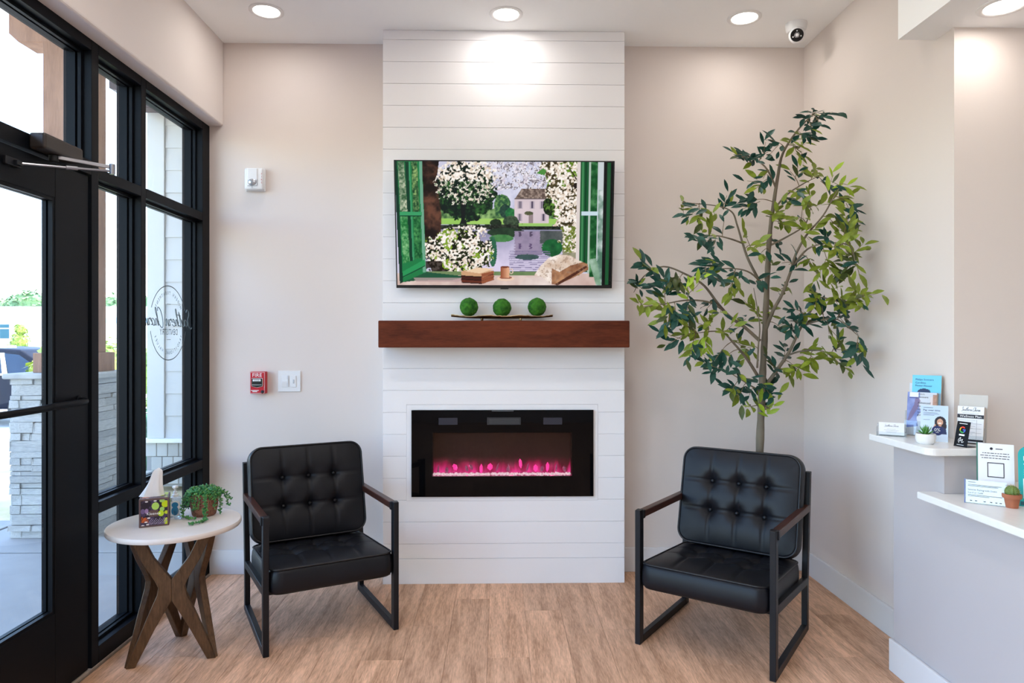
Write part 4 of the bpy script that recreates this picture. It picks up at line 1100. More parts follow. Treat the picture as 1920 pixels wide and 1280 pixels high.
# ================================================================== OLIVE TREE
BRANCHES=[
   [(1.328, 3.45, 0.386), (1.328, 3.45, 0.73), (1.336, 3.45, 0.982), (1.344, 3.45, 1.18), (1.356, 3.45, 1.394), (1.368, 3.45, 1.669), (1.379, 3.45, 1.868), (1.398, 3.45, 2.021), (1.421, 3.45, 2.173), (1.448, 3.45, 2.296), (1.529, 3.45, 2.419), (1.613, 3.45, 2.503)] ,
   [(1.316, 3.45, 1.165), (1.256, 3.42, 1.243), (1.173, 3.38, 1.326), (1.093, 3.34, 1.385), (0.962, 3.3, 1.378)] ,
   [(1.328, 3.45, 1.341), (1.244, 3.43, 1.409), (1.158, 3.4, 1.461), (1.087, 3.37, 1.527), (1.014, 3.35, 1.612), (0.929, 3.34, 1.663), (0.808, 3.33, 1.704), (0.712, 3.33, 1.657), (0.663, 3.34, 1.577)] ,
   [(1.161, 3.4, 1.461), (1.045, 3.33, 1.525), (0.91, 3.27, 1.536), (0.772, 3.24, 1.513), (0.66, 3.22, 1.498)] ,
   [(1.365, 3.45, 1.578), (1.317, 3.46, 1.67), (1.278, 3.48, 1.764), (1.254, 3.5, 1.859), (1.234, 3.51, 1.938), (1.208, 3.52, 2.01), (1.12, 3.52, 2.041), (0.956, 3.52, 2.056)] ,
   [(1.25, 3.48, 1.841), (1.171, 3.44, 1.858), (1.088, 3.42, 1.87), (0.991, 3.4, 1.852)] ,
   [(1.362, 3.45, 1.608), (1.256, 3.38, 1.678), (1.152, 3.34, 1.696), (1.006, 3.3, 1.684)] ,
   [(1.353, 3.45, 1.379), (1.385, 3.42, 1.492), (1.414, 3.38, 1.573), (1.447, 3.35, 1.69), (1.46, 3.33, 1.762), (1.499, 3.3, 1.853), (1.566, 3.27, 1.943), (1.602, 3.24, 2.024), (1.628, 3.22, 2.077)] ,
   [(1.454, 3.35, 1.705), (1.497, 3.28, 1.785), (1.561, 3.2, 1.803), (1.63, 3.14, 1.781), (1.637, 3.1, 1.693)] ,
   [(1.371, 3.45, 1.127), (1.408, 3.42, 1.197), (1.452, 3.38, 1.289), (1.475, 3.33, 1.385), (1.512, 3.28, 1.487), (1.542, 3.25, 1.547), (1.603, 3.17, 1.524), (1.661, 3.08, 1.54)] ,
   [(1.486, 3.33, 1.408), (1.532, 3.26, 1.435), (1.594, 3.18, 1.44), (1.651, 3.1, 1.362)] ,
   [(1.441, 3.39, 1.266), (1.499, 3.35, 1.289), (1.58, 3.3, 1.29), (1.634, 3.26, 1.24)] ,
   [(1.411, 3.45, 2.12), (1.355, 3.42, 2.204), (1.294, 3.4, 2.244), (1.211, 3.38, 2.261)] ,
   [(1.396, 3.45, 2.005), (1.454, 3.42, 2.076), (1.522, 3.4, 2.124), (1.588, 3.38, 2.158)] ,
   [(1.308, 3.43, 1.204), (1.303, 3.4, 1.318), (1.301, 3.38, 1.423), (1.26, 3.35, 1.601)] ,
   [(1.375, 3.45, 1.822), (1.454, 3.42, 1.864), (1.532, 3.39, 1.919), (1.553, 3.37, 1.998)] ,
   [(1.341, 3.45, 1.081), (1.264, 3.4, 1.115), (1.192, 3.37, 1.155)] ,
   [(1.334, 3.44, 0.991), (1.355, 3.4, 1.002), (1.309, 3.4, 1.017), (1.264, 3.4, 1.01)] ,
]
CLUSTERS=[
  (1.516,3.388,2.369,'D',10,1.515,3.45,2.398),(1.461,3.367,2.333,'L',6,1.488,3.45,2.357),(1.589,3.413,2.483,'D',8,1.599,3.45,2.489),
  (1.593,3.375,2.433,'D',4,1.599,3.45,2.489),(1.549,3.361,2.406,'D',6,1.571,3.45,2.461),(1.391,3.414,2.339,'D',6,1.462,3.45,2.317),
  (1.359,3.45,2.288,'D',4,1.304,3.403,2.237),(1.541,3.478,2.312,'L',5,1.475,3.45,2.337),(1.219,3.402,2.259,'D',7,1.211,3.38,2.261),
  (1.269,3.336,2.234,'D',4,1.294,3.4,2.244),(1.344,3.411,2.171,'D',4,1.364,3.425,2.19),(1.301,3.379,2.111,'D',6,1.383,3.435,2.162),
  (1.263,3.378,2.036,'D',10,1.402,3.45,2.046),(1.371,3.367,1.96,'L',8,1.392,3.45,1.97),(1.416,3.384,1.918,'L',7,1.389,3.45,1.945),
  (1.394,3.498,1.86,'D',4,1.379,3.45,1.868),(1.492,3.436,2.178,'D',4,1.511,3.403,2.116),(1.574,3.416,2.174,'L',8,1.566,3.387,2.147),
  (1.632,3.408,2.134,'D',4,1.588,3.38,2.158),(1.479,3.338,2.073,'L',6,1.499,3.407,2.108),(1.435,3.375,2.036,'D',5,1.444,3.425,2.064),
  (1.628,3.22,2.077,'Y',5,1.628,3.22,2.077),(1.591,3.262,2.014,'L',7,1.596,3.245,2.01),(1.7,3.247,1.983,'D',5,1.606,3.237,2.033),
  (1.572,3.411,2.014,'L',6,1.553,3.37,1.998),(1.462,3.301,1.934,'L',6,1.536,3.387,1.932),(1.623,3.267,1.899,'L',8,1.566,3.27,1.943),
  (1.63,3.167,1.897,'D',5,1.607,3.16,1.788),(1.62,3.121,1.826,'L',8,1.63,3.14,1.781),(1.512,3.128,1.82,'D',7,1.561,3.2,1.803),
  (1.505,3.266,1.884,'L',6,1.521,3.29,1.883),(1.537,3.094,1.76,'L',9,1.584,3.18,1.796),(1.66,3.17,1.742,'L',9,1.633,3.12,1.737),
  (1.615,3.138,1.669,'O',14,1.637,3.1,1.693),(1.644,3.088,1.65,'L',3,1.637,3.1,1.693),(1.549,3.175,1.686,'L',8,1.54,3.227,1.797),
  (1.544,3.349,1.72,'L',6,1.483,3.303,1.758),(1.418,3.335,1.718,'D',4,1.451,3.343,1.714),(1.391,3.491,1.75,'L',5,1.372,3.45,1.735),
  (0.974,3.556,2.055,'L',6,0.956,3.52,2.056),(1.036,3.501,2.029,'D',5,1.038,3.52,2.048),(1.032,3.486,1.98,'L',3,1.038,3.52,2.048),
  (1.174,3.516,2.064,'D',4,1.164,3.52,2.026),(1.046,3.382,1.894,'L',6,1.056,3.413,1.864),(0.97,3.326,1.841,'D',6,0.991,3.4,1.852),
  (1.073,3.372,1.826,'D',4,1.102,3.423,1.868),(1.147,3.46,1.93,'D',3,1.13,3.43,1.864),(1.278,3.397,1.814,'L',4,1.266,3.49,1.812),
  (1.308,3.357,1.779,'D',2,1.375,3.45,1.802),(1.071,3.32,1.715,'D',14,1.079,3.32,1.69),(0.989,3.245,1.664,'D',8,1.006,3.3,1.684),
  (1.149,3.332,1.621,'L',5,1.169,3.347,1.693),(1.18,3.335,1.644,'D',5,1.204,3.36,1.687),(1.282,3.37,1.632,'D',4,1.309,3.415,1.643),
  (1.43,3.435,1.592,'L',5,1.419,3.375,1.593),(0.734,3.261,1.68,'D',9,0.76,3.33,1.68),(0.67,3.303,1.611,'D',9,0.679,3.337,1.604),
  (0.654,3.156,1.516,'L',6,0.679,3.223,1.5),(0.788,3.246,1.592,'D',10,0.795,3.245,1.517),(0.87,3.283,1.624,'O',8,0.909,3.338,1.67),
  (0.898,3.227,1.577,'Y',4,0.91,3.27,1.536),(0.777,3.26,1.507,'L',8,0.772,3.24,1.513),(0.835,3.206,1.476,'D',9,0.841,3.255,1.524),
  (0.907,3.259,1.507,'D',7,0.91,3.27,1.536),(1.059,3.375,1.527,'D',5,1.045,3.33,1.525),(1.073,3.281,1.479,'D',3,1.103,3.365,1.493),
  (0.893,3.21,1.405,'L',6,0.962,3.3,1.378),(1.007,3.257,1.421,'L',8,1.027,3.32,1.381),(0.954,3.322,1.363,'L',8,0.962,3.3,1.378),
  (1.01,3.312,1.334,'Y',6,1.006,3.313,1.38),(0.829,3.238,1.334,'D',4,0.962,3.3,1.378),(0.92,3.253,1.284,'D',4,0.962,3.3,1.378),
  (1.086,3.275,1.377,'L',5,1.106,3.347,1.375),(1.08,3.347,1.26,'D',5,1.16,3.373,1.336),(1.014,3.277,1.218,'D',6,1.192,3.37,1.155),
  (1.129,3.405,1.243,'D',3,1.201,3.393,1.298),(1.258,3.468,1.441,'D',6,1.23,3.425,1.418),(1.215,3.433,1.333,'L',5,1.173,3.38,1.326),
  (1.289,3.388,1.483,'L',4,1.287,3.37,1.482),(1.399,3.474,1.502,'L',3,1.385,3.42,1.492),(1.389,3.338,1.4,'D',6,1.369,3.435,1.435),
  (1.408,3.276,1.407,'D',4,1.475,3.33,1.385),(1.365,3.505,1.442,'L',5,1.358,3.45,1.44),(1.515,3.319,1.429,'D',5,1.509,3.295,1.421),
  (1.431,3.262,1.486,'D',4,1.5,3.297,1.453),(1.595,3.271,1.392,'L',6,1.563,3.22,1.438),(1.548,3.233,1.478,'D',4,1.553,3.233,1.437),
  (1.624,3.211,1.477,'D',8,1.594,3.18,1.44),(1.62,3.042,1.511,'L',9,1.651,3.095,1.537),(1.624,3.011,1.542,'L',4,1.661,3.08,1.54),
  (1.588,3.141,1.53,'L',7,1.603,3.17,1.524),(1.549,3.118,1.57,'L',6,1.583,3.197,1.532),(1.509,3.211,1.562,'L',6,1.542,3.25,1.547),
  (1.658,3.194,1.405,'D',8,1.623,3.14,1.401),(1.619,3.053,1.322,'D',7,1.651,3.1,1.362),(1.595,3.182,1.32,'D',5,1.607,3.28,1.265),
  (1.558,3.194,1.278,'L',6,1.598,3.287,1.273),(1.499,3.252,1.248,'L',6,1.54,3.325,1.289),(1.522,3.367,1.289,'L',4,1.513,3.342,1.289),
  (1.602,3.225,1.248,'L',4,1.625,3.267,1.248),(1.468,3.346,1.2,'L',4,1.43,3.4,1.243),(1.403,3.336,1.186,'L',3,1.408,3.42,1.197),
  (1.452,3.45,1.257,'D',5,1.437,3.393,1.258),(1.382,3.393,1.198,'D',5,1.402,3.425,1.185),(1.169,3.303,1.173,'D',5,1.192,3.37,1.155),
  (1.133,3.284,1.102,'D',5,1.204,3.375,1.148),(1.182,3.299,1.093,'D',4,1.24,3.39,1.128),(1.243,3.344,1.082,'D',3,1.29,3.417,1.104),
  (1.347,3.458,1.058,'D',8,1.339,3.45,1.048),(1.329,3.374,1.11,'D',6,1.341,3.45,1.114),(1.222,3.307,1.019,'Y',3,1.264,3.4,1.01),
  (1.361,3.379,1.004,'Y',4,1.355,3.4,1.002),(1.286,3.34,1.031,'Y',1,1.309,3.4,1.017),(1.288,3.465,1.302,'L',4,1.304,3.405,1.299),
]

random.seed(6)
ol = empty('olive_tree', (1.328, 3.45, 0), 0, 'tall artificial olive tree with grey brown trunk in the corner behind the armchair', 'tree')
O0 = Vector((1.328, 3.45, 0))
M_bark = pm('olive_bark', (.215, .175, .125), .8, col2=(.115, .095, .068), vscale=22, stretch=(1, 1, .25), bump=.6, bscale=70)
M_twig = pm('olive_twig', (.24, .18, .09), .7, col2=(.15, .10, .055), vscale=30)
def leafmat(name, c1, c2):
    return pm(name, c1, .42, col2=c2, vscale=25, rnd=.22, spec=.4)
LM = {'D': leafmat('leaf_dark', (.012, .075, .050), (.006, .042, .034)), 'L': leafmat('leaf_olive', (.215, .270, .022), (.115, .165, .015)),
      'O': leafmat('leaf_dark_olive', (.060, .085, .016), (.032, .050, .012)), 'Y': leafmat('leaf_lime', (.34, .47, .030), (.22, .34, .02))}  # O is a darker olive leaf tone
def leaf_mesh(m, bend, wid):
    """pointed folded leaf, 1 unit long along +x, normal +z"""
    sp = [(0, 0), (.14, .42), (.34, .86), (.58, 1.0), (.80, .62), (1.0, 0)]
    vs = []; fs = []
    for i, (x, ww) in enumerate(sp):
        z = -bend*x*x; ww *= wid
        if 0 < i < 5: vs += [(x, -ww, z + .25*ww), (x, 0, z), (x, ww, z + .25*ww)]
        else: vs.append((x, 0, z))
    fs += [(0, 1, 2), (0, 2, 3)]
    for k in range(3):
        a = 1 + k*3; b = a + 3
        fs += [(a, b, b+1, a+1), (a+1, b+1, b+2, a+2)]
    a = 10; fs += [(a, 13, a+1), (a+1, 13, a+2)]
    mb = MB(); mb.add(vs, fs); return mb
LEAF = {k: [leaf_mesh(m, b_, w_).mesh('leaf', m, smooth='all', recalc=False) for b_, w_ in ((.10, .16), (.28, .19), (-.08, .15))] for k, m in LM.items()}
for i, b in enumerate(BRANCHES):
    path = catmull([Vector(p) - O0 for p in b], 5); L_ = len(path)
    if i == 0:
        path = [Vector((0, 0, .10))] + path
        L_ += 1
        rr = [.0195*(1 - k/(L_-1))**1.05 + .0030 + (.0015*math.sin(k*1.7) if k < L_*.6 else 0) for k in range(L_)]
        MB().tube(path, rr, 12).build('trunk', M_bark, ol, smooth='all')
    else:
        r0 = {2: .0080, 4: .0065, 7: .0085, 9: .0085, 1: .0070}.get(i, .0040)
        MB().tube(path, [r0*(1 - k/(L_-1))**.8 + .0014 for k in range(L_)], 8).build('branch', M_bark, ol, smooth='all')
leaves = []; tw = MB()
for (cx, cy, cz, tone, cnt, bx, by, bz) in CLUSTERS:
    C = Vector((cx, cy, cz)); B = Vector((bx, by, bz))
    d = C - B
    if d.length < .03: d = Vector((cx - 1.33, (cy - 3.45)*.4, .05))
    dn = d.normalized(); sag = Vector((0, 0, .012))
    tip = C + dn*.03
    tw.tube(catmull([B - O0, (B + C)/2 - O0 + sag, tip - O0], 4), [.0022]*4 + [.0015]*4 + [.0010], 5)
    sprigs = [(C, dn, cnt + 1)]
    if cnt >= 4:                         # a second sprig forks off beside the first
        off = Vector((random.uniform(-1, 1), random.uniform(-.5, .5), random.uniform(-1, 1))).normalized()
        C2 = C + off*random.uniform(.035, .06); d2 = (dn + off*.9).normalized()
        sprigs.append((C2, d2, max(4, int(cnt*.75))))
        tw.tube([B*.35 + C*.65 - O0, C2 - O0, C2 + d2*.03 - O0], [.0016, .0013, .0009], 5)
    for C_, dn_, cn_ in sprigs:
        for k in range(cn_):
            t_ = k/max(1, cn_ - 1)
            base = C_ + dn_*(-.050 + .090*t_) + Vector((random.uniform(-1, 1), random.uniform(-1, 1), random.uniform(-1, 1)))*.012
            side = 1 if k % 2 else -1
            up = Vector((random.uniform(-.3, .3), random.uniform(-1, -.45), random.uniform(.15, .8))).normalized()
            sd = dn_.cross(up).normalized()
            ld_ = (dn_*random.uniform(.45, 1.0) + sd*side*random.uniform(.30, 1.05)*(1 - .45*t_) + Vector((0, 0, random.uniform(-.25, .20)))).normalized()
            nrm = (up - ld_*up.dot(ld_)).normalized(); yv = nrm.cross(ld_)
            ln = random.uniform(.056, .082)
            end = base + ld_*ln
            if max(end.x, base.x) > 1.766: base.x -= (max(end.x, base.x) - 1.764)
            if max(end.y, base.y) > 3.93: base.y -= (max(end.y, base.y) - 3.93)
            M = Matrix.Translation(base - O0) @ Matrix((ld_, yv, nrm)).transposed().to_4x4() @ Matrix.Scale(ln, 4)
            tt = tone
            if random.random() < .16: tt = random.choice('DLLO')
            leaves.append((abs(nrm.y)*ln, tt, random.randrange(3), M))
leaves.sort(key=lambda q: -q[0])
rest = {}
for i, (k, tt, v, M) in enumerate(leaves):
    if i < 300: link('leaf', LEAF[tt][v], ol, M)
    else:
        me = LEAF[tt][v]
        rest.setdefault(tt, MB()).add([q.co for q in me.vertices], [tuple(p.vertices) for p in me.polygons], M)
jm = MB(); mats_ = []; cnts = []
for tt, mb in rest.items():
    b0 = len(jm.v); jm.v += mb.v; jm.f += [tuple(b0 + i for i in f) for f in mb.f]; cnts.append((len(mb.f), LM[tt]))
o = jm.build('smaller_leaves', cnts[0][1], ol, smooth='all', recalc=False)
for _, m in cnts[1:]: o.data.materials.append(m)
idx = []
for k, (n_, m) in enumerate(cnts): idx += [k]*n_
o.data.polygons.foreach_set('material_index', idx)
tag(o, kind='stuff')
tag(tw.build('twigs', M_twig, ol, smooth='all', recalc=False), kind='stuff')
MB().lathe([(.0001, 0), (.088, 0), (.095, .004), (.112, .160), (.116, .165), (.116, .180), (.108, .180), (.106, .150), (.0001, .150)], 32).build('nursery_pot', pm('black_pot', (.015, .015, .016), .5), ol, smooth=True)

# ================================================================== RECEPTION DESK
dk = empty('reception_desk', (1.606, 2.745, 0), 0, 'greige painted reception desk wall under the white counters', 'desk')
def DKB(mb, name, m, **k): return mb.build(name, m, dk, M=Matrix.Translation((-1.606, -2.745, 0)), **k)
M_desk = pm('desk_paint', (.50, .46, .46), .7, bump=.04, bscale=180)
mb = MB().prism([(.4, 0), (2.745, 0), (2.745, .932), (2.43, .932), (2.43, .765), (.4, .765)], -1.724, -1.606, Matrix.Rotation(PI/2, 4, 'Z'))
DKB(mb, 'desk_wall', M_desk)
DKB(MB().box(1.724, XR - .001, 2.645, 2.745, 0, .932), 'desk_return', M_desk)
DKB(MB().box(1.592, 1.606, .4, 2.757, 0, .130), 'desk_baseboard', M_white, bevel=.003)
def slab(name, poly, z0, z1, label, bev=.004):
    n_ = len(poly); cx = sum(p[0] for p in poly)/n_; cy = sum(p[1] for p in poly)/n_
    mb = MB().add([(x - cx, y - cy, 0) for x, y in poly] + [(x - cx, y - cy, z1 - z0) for x, y in poly],
                  [tuple(range(n_ - 1, -1, -1)), tuple(range(n_, 2*n_))] + [(i, (i+1) % n_, n_ + (i+1) % n_, n_ + i) for i in range(n_)])
    o_ = mb.build(name, M_quartz, bevel=bev, bseg=2, M=Matrix.Translation((cx, cy, z0)))
    return tag(o_, label, 'countertop')
ZL, ZU = .792, .960
slab('lower_countertop', [(1.530, .4), (2.30, .4), (2.30, 2.638), (1.726, 2.638), (1.726, 2.428), (1.604, 2.428), (1.604, 2.470), (1.530, 2.470)], .766, ZL, 'white quartz lower desk counter holding the cactus')
def rnd_corner(cx, cy, r, a0, a1, n_=6): return [(cx + r*math.cos(R(a0 + (a1-a0)*k/n_)), cy + r*math.sin(R(a0 + (a1-a0)*k/n_))) for k in range(n_ + 1)]
slab('upper_ledge', rnd_corner(1.525 + .035, 2.392 + .035, .035, 180, 270) + rnd_corner(1.800 - .05, 2.392 + .05, .05, 270, 360) + [(1.800, 2.637), (1.783, 2.637), (1.783, 2.785), (1.525, 2.785)], .933, ZU, 'white quartz upper transaction ledge holding the brochures')

def sheet(name, w, h, m, parent, M=None, th=.001): return MB().box(-w/2, w/2, 0, th, 0, h).build(name, m, parent, M=M)
def lean(a): return Matrix.Rotation(R(-a), 4, 'X')

# --- brochure holder with two brochures (stands against the wall)
bh = empty('brochure_holder', (1.686, 2.694, ZU + .0005), R(-47), 'clear acrylic brochure holder with blue and grey brochures', 'brochure holder')
MB().box(-.060, .060, .040, .042, .007, .215).build('holder_back', M_acryl, bh, M=lean(8))
MB().box(-.060, .060, -.006, -.004, .002, .060).build('holder_front', M_acryl, bh, M=lean(8))
MB().box(-.060, .060, -.004, .040, 0, .002).build('holder_base', M_acryl, bh)
for x in (-.060, .058): MB().box(x, x + .002, -.004, .040, .007, .10).build('holder_side', M_acryl, bh, M=lean(8))
M_bst = pm('paper_stack_edge', (.62, .50, .40), .8, var=.35, vscale=90, stretch=(1, 60, 1))
cv = Canvas(50, 100, 0, 100, 0, 200, (112, 200, 228), 3); cv.put(cv.ell(42, 60, 22, 12), (34, 50, 90)); cv.put(cv.rect(0, 100, 62, 200), (150, 190, 215))
b1 = MB().box(-.052, .052, .026, .038, .022, .248).build('blue_brochure', M_bst, bh, M=lean(8) @ Matrix.Translation((.006, 0, 0)))
print_panel('printed_cover', cv, .104, .226, M_print, b1, Matrix.Translation((0, .0254, .135)))
mb = MB(); put_text(mb, 'Philips Sonicare', .0085, -.040, 0.229, .0246, True, cap=.0105); put_text(mb, 'Cordless', .0085, -.040, 0.217, .0246, True, cap=.0105); put_text(mb, 'Power Flosser', .0085, -.040, 0.205, .0246, True, cap=.0105)
mb.build('lettering', M_inkblue, b1, recalc=False)
cv = Canvas(60, 100, 0, 100, 0, 200, (200, 205, 214), 4)
nn = cv.noise(4); cv.mix(cv.poly([(0, 0), (44, 0), (40, 60), (48, 90), (34, 120), (40, 160), (0, 170)]), (96, 110, 170), (150, 160, 205), nn)
cv.put(cv.poly([(30, 10), (46, 40), (36, 80), (14, 130), (2, 140), (10, 100), (24, 60)]), (118, 92, 120), .7); cv.put(cv.rect(8, 38, 2, 24), (225, 226, 236)); cv.put(cv.rect(8, 36, 25, 30), (52, 66, 130)); cv.put(cv.rect(78, 100, 20, 200), (222, 206, 204)); cv.mix(cv.rect(88, 100, 10, 120), (214, 180, 160), (130, 80, 60), nn)
b2 = MB().box(-.052, .052, .0, .020, .006, .176).build('grey_brochure', M_bst, bh, M=lean(8) @ Matrix.Translation((-.002, 0, 0)))
print_panel('printed_cover', cv, .104, .170, M_print, b2, Matrix.Translation((0, -.0006, .091)))
mb = MB(); put_text(mb, 'PHILIPS', .005, -.012, .168, -.0014, True, cap=.007); put_text(mb, 'sonicare', .007, -.012, .157, -.0014, True, cap=.0105)
for k, s_ in enumerate(('Advanced', 'care for', 'sensitive', 'teeth and', 'gums')): put_text(mb, s_, .008, -.014, .134 - k*.0125, -.0014, True, cap=.0115)
mb.build('lettering', M_ink, b2, recalc=False)

# --- business cards in a clear stand
bcd = empty('business_card_holder', (1.580, 2.716, ZU), R(-32), 'clear stand of white business cards at the end of the ledge', 'card holder')
MB().box(-.052, .052, -.022, .030, 0, .002).box(-.052, .052, -.024, -.022, 0, .018).box(-.052, .052, .018, .020, 0, .046).box(-.052, -.050, -.022, .020, 0, .036).box(.050, .052, -.022, .020, 0, .036).build('stand', M_acryl, bcd)
kc = MB().box(-.0445, .0445, -.017, .010, .003, .052).build('card_stack', M_paper, bcd, M=lean(9))
mb = MB(); script(mb, 'Southern Charm', .050, .010, Matrix.Translation((0, -.0176, .036)), .00035)
for k, w_ in enumerate((.030, .052, .040, .034)): flat(mb, rect(-w_/2, w_/2, .0255 - k*.0045, .0262 - k*.0045), -.0176)
mb.build('lettering', M_inkgrey, kc, recalc=False)

# --- tabletop card with a photo of a smiling person
pc = empty('payment_card_sign', (1.650, 2.556, ZU), R(-36), 'pale blue tabletop card with a smiling dark haired person', 'sign')
cv = Canvas(70, 106, 0, 100, 0, 150, (196, 216, 240), 9)
cv.mix(cv.rect(0, 100, 0, 150), (188, 208, 236), (212, 228, 246), cv.Y/150)
cv.put(cv.ell(72, 68, 21, 24), (36, 26, 32)); cv.put(cv.ell(84, 84, 11, 18), (40, 28, 34)); cv.put(cv.ell(60, 80, 9, 14), (44, 32, 38))
cv.put(cv.ell(71, 68, 11, 14), (206, 156, 128)); cv.put(cv.ell(70, 73, 6, 2.6), (246, 240, 236)); cv.put(cv.ell(66, 64, 1.8, 1.2), (50, 34, 30)); cv.put(cv.ell(76, 64, 1.8, 1.2), (50, 34, 30)); cv.put(cv.rect(66, 76, 80, 90), (196, 146, 120))
cv.put(cv.poly([(44, 118), (52, 92), (64, 86), (78, 86), (92, 94), (96, 118)]), (40, 48, 88)); cv.put(cv.poly([(46, 92), (52, 76), (56, 80), (52, 96)]), (206, 156, 128))
cv.put(cv.ell(62, 104, 21, 20), (32, 40, 92))
sh = MB().box(-.045, .045, 0, .002, 0, .138).build('card_sheet', M_paper, pc, M=lean(10))
print_panel('printed_card', cv, .089, .136, M_print, sh, Matrix.Translation((0, -.0006, .069)))
MB().box(-.045, .045, .004, .034, 0, .0015).build('card_foot', M_acryl, pc)
mb = MB(); put_text(mb, 'Pay over time', .008, -.036, .118, -.0014, True, cap=.0100)
for k, w_ in enumerate((.052, .058, .040)): flat(mb, rect(-.036, -.036 + w_*.9, .1085 - k*.0045, .1095 - k*.0045), -.0014)
flat(mb, rect(-.036, -.004, .128, .1292), -.0014); flat(mb, rect(-.036, -.014, .082, .083), -.0014); mb.build('lettering', M_ink, sh, recalc=False)
mb = MB(); put_text(mb, '0%', .012, .010, .046, -.0014); put_text(mb, 'APR', .004, .010, .036, -.0014); mb.build('badge_lettering', M_inkwhite, sh, recalc=False)

# --- succulent in a white bowl
sc1 = empty('potted_succulent', (1.590, 2.512, ZU), 0, 'small green spiky succulent in a round white pot', 'plant')
MB().lathe([(.0001, 0), (.024, 0), (.031, .006), (.0345, .020), (.0335, .036), (.0315, .038), (.0305, .036), (.030, .030), (.0001, .030)], 32).build('pot', pm('white_ceramic', (.80, .79, .79), .25), sc1, smooth=True)
MB().lathe([(.0001, .031), (.030, .031)], 20).build('soil', MATS['soil'], sc1)
M_suc = pm('succulent_leaf', (.05, .22, .035), .4, col2=(.16, .38, .09), vscale=60)
def spike(ln, w_):
    vs = []; fs = []
    for i, (t_, ww) in enumerate(((0, .7), (.35, 1), (.7, .7))):
        for a in range(4): vs.append((ln*t_, math.cos(a*PI/2)*w_*ww, math.sin(a*PI/2)*w_*ww*.5 + .25*ln*t_*t_))
    vs.append((ln, 0, .25*ln))
    for i in range(2):
        for a in range(4): fs.append((i*4+a, i*4+(a+1) % 4, i*4+4+(a+1) % 4, i*4+4+a))
    for a in range(4): fs.append((8+a, 8+(a+1) % 4, 12))
    return MB().add(vs, fs).mesh('leaf', M_suc, smooth='all')
sm = spike(1.0, .13)
for ring_, (n_, el, ln) in enumerate(((9, 18, .034), (8, 42, .036), (6, 66, .034))):
    for k in range(n_):
        a = 2*PI*k/n_ + ring_*.5
        link('leaf', sm, sc1, Matrix.Translation((0, 0, .033 + ring_*.002)) @ Matrix.Rotation(a, 4, 'Z') @ Matrix.Rotation(-R(el), 4, 'Y') @ Matrix.Scale(ln, 4))

# --- wellness plan flyers in a clear holder
wh_ = empty('flyer_holder', (1.752, 2.505, ZU), R(-48), 'clear acrylic holder with a stack of Wellness Plan flyers', 'brochure holder')
MB().box(-.046, .046, .024, .026, 0, .185).build('holder_back', pm('frosted_acrylic', (.62, .58, .53), .3, alpha=.75), wh_, M=lean(9))
MB().box(-.046, .046, -.010, -.008, 0, .030).box(-.046, -.044, -.008, .024, 0, .06).box(.044, .046, -.008, .024, 0, .06).build('holder_front', M_acryl, wh_, M=lean(9))
MB().box(-.046, .046, -.010, .055, 0, .002).build('holder_base', M_acryl, wh_)
fl = MB().box(-.042, .042, -.006, .018, .004, .138).build('flyer_stack', pm('flyer_paper', (.72, .64, .58), .7, var=.25, vscale=90, stretch=(1, 60, 1)), wh_, M=lean(9))
mb = MB(); flat(mb, rect(-.042, .042, .004, .138), -.0066); mb.build('flyer_face', M_paper, fl, recalc=False)
mb = MB(); flat(mb, rect(-.042, .042, .094, .108), -.0072)
for x in (-.040, .020): flat(mb, rect(x, x + .0006, .018, .090), -.0072)
for z in (.074, .056, .040): flat(mb, rect(-.040, .036, z, z + .0006), -.0072)
flat(mb, rect(-.042, .042, .009, .016), -.0072); mb.build('dark_print', M_ink, fl, recalc=False)
mb = MB(); script(mb, 'Southern Charm', .060, .016, Matrix.Translation((0, -.0072, .121)), .0005)
for k in range(9): flat(mb, rect(-.034, .016 - (k % 3)*.008, .086 - k*.0072, .0868 - k*.0072), -.0072)
flat(mb, rect(-.026, .026, .1125, .1133), -.0072); mb.build('fine_print', M_inkgrey, fl, recalc=False)
mb = MB(); put_text(mb, 'Wellness Plan', .009, 0, .101, -.0078, cap=.0122); mb.build('lettering', M_inkwhite, fl, recalc=False)

# --- black L shaped review stand
gs = empty('review_stand', (1.668, 2.436, ZU), R(-76), 'small black L shaped review stand with a coloured letter', 'stand')
MB().box(-.026, .026, -.001, .001, 0, .092).build('face_plate', pm('stand_black', (.006, .006, .008), .4, spec=.2), gs, M=lean(12))
MB().box(-.026, .026, -.001, .042, 0, .0022).build('foot_plate', MATS['stand_black'], gs)
gp = [(R(40), R(130), (.75, .03, .02)), (R(130), R(200), (.80, .45, .01)), (R(200), R(300), (.04, .40, .08)), (R(300), R(365), (.05, .12, .60))]
for a0, a1, c_ in gp:
    mb = MB(); pts_o = [(math.cos(a0 + (a1-a0)*k/8)*.012, .062 + math.sin(a0 + (a1-a0)*k/8)*.012) for k in range(9)]
    pts_i = [(math.cos(a0 + (a1-a0)*k/8)*.0075, .062 + math.sin(a0 + (a1-a0)*k/8)*.0075) for k in range(9)]
    for k in range(8): flat(mb, [pts_o[k], pts_o[k+1], pts_i[k+1], pts_i[k]], -.0016)
    if a0 == R(300): flat(mb, rect(.001, .012, .0600, .0645), -.0016)
    mb.build('letter_segment', pm('letter_ink', c_, .5), gs, recalc=False, M=lean(12))
mb = MB(); flat(mb, rect(-.011, .011, .040, .046), -.0016); flat(mb, rect(-.016, .016, .083, .0855), -.0016); flat(mb, rect(-.014, .014, .006, .0075), -.0016)
mb.build('white_print', M_inkwhite, gs, recalc=False, M=lean(12))
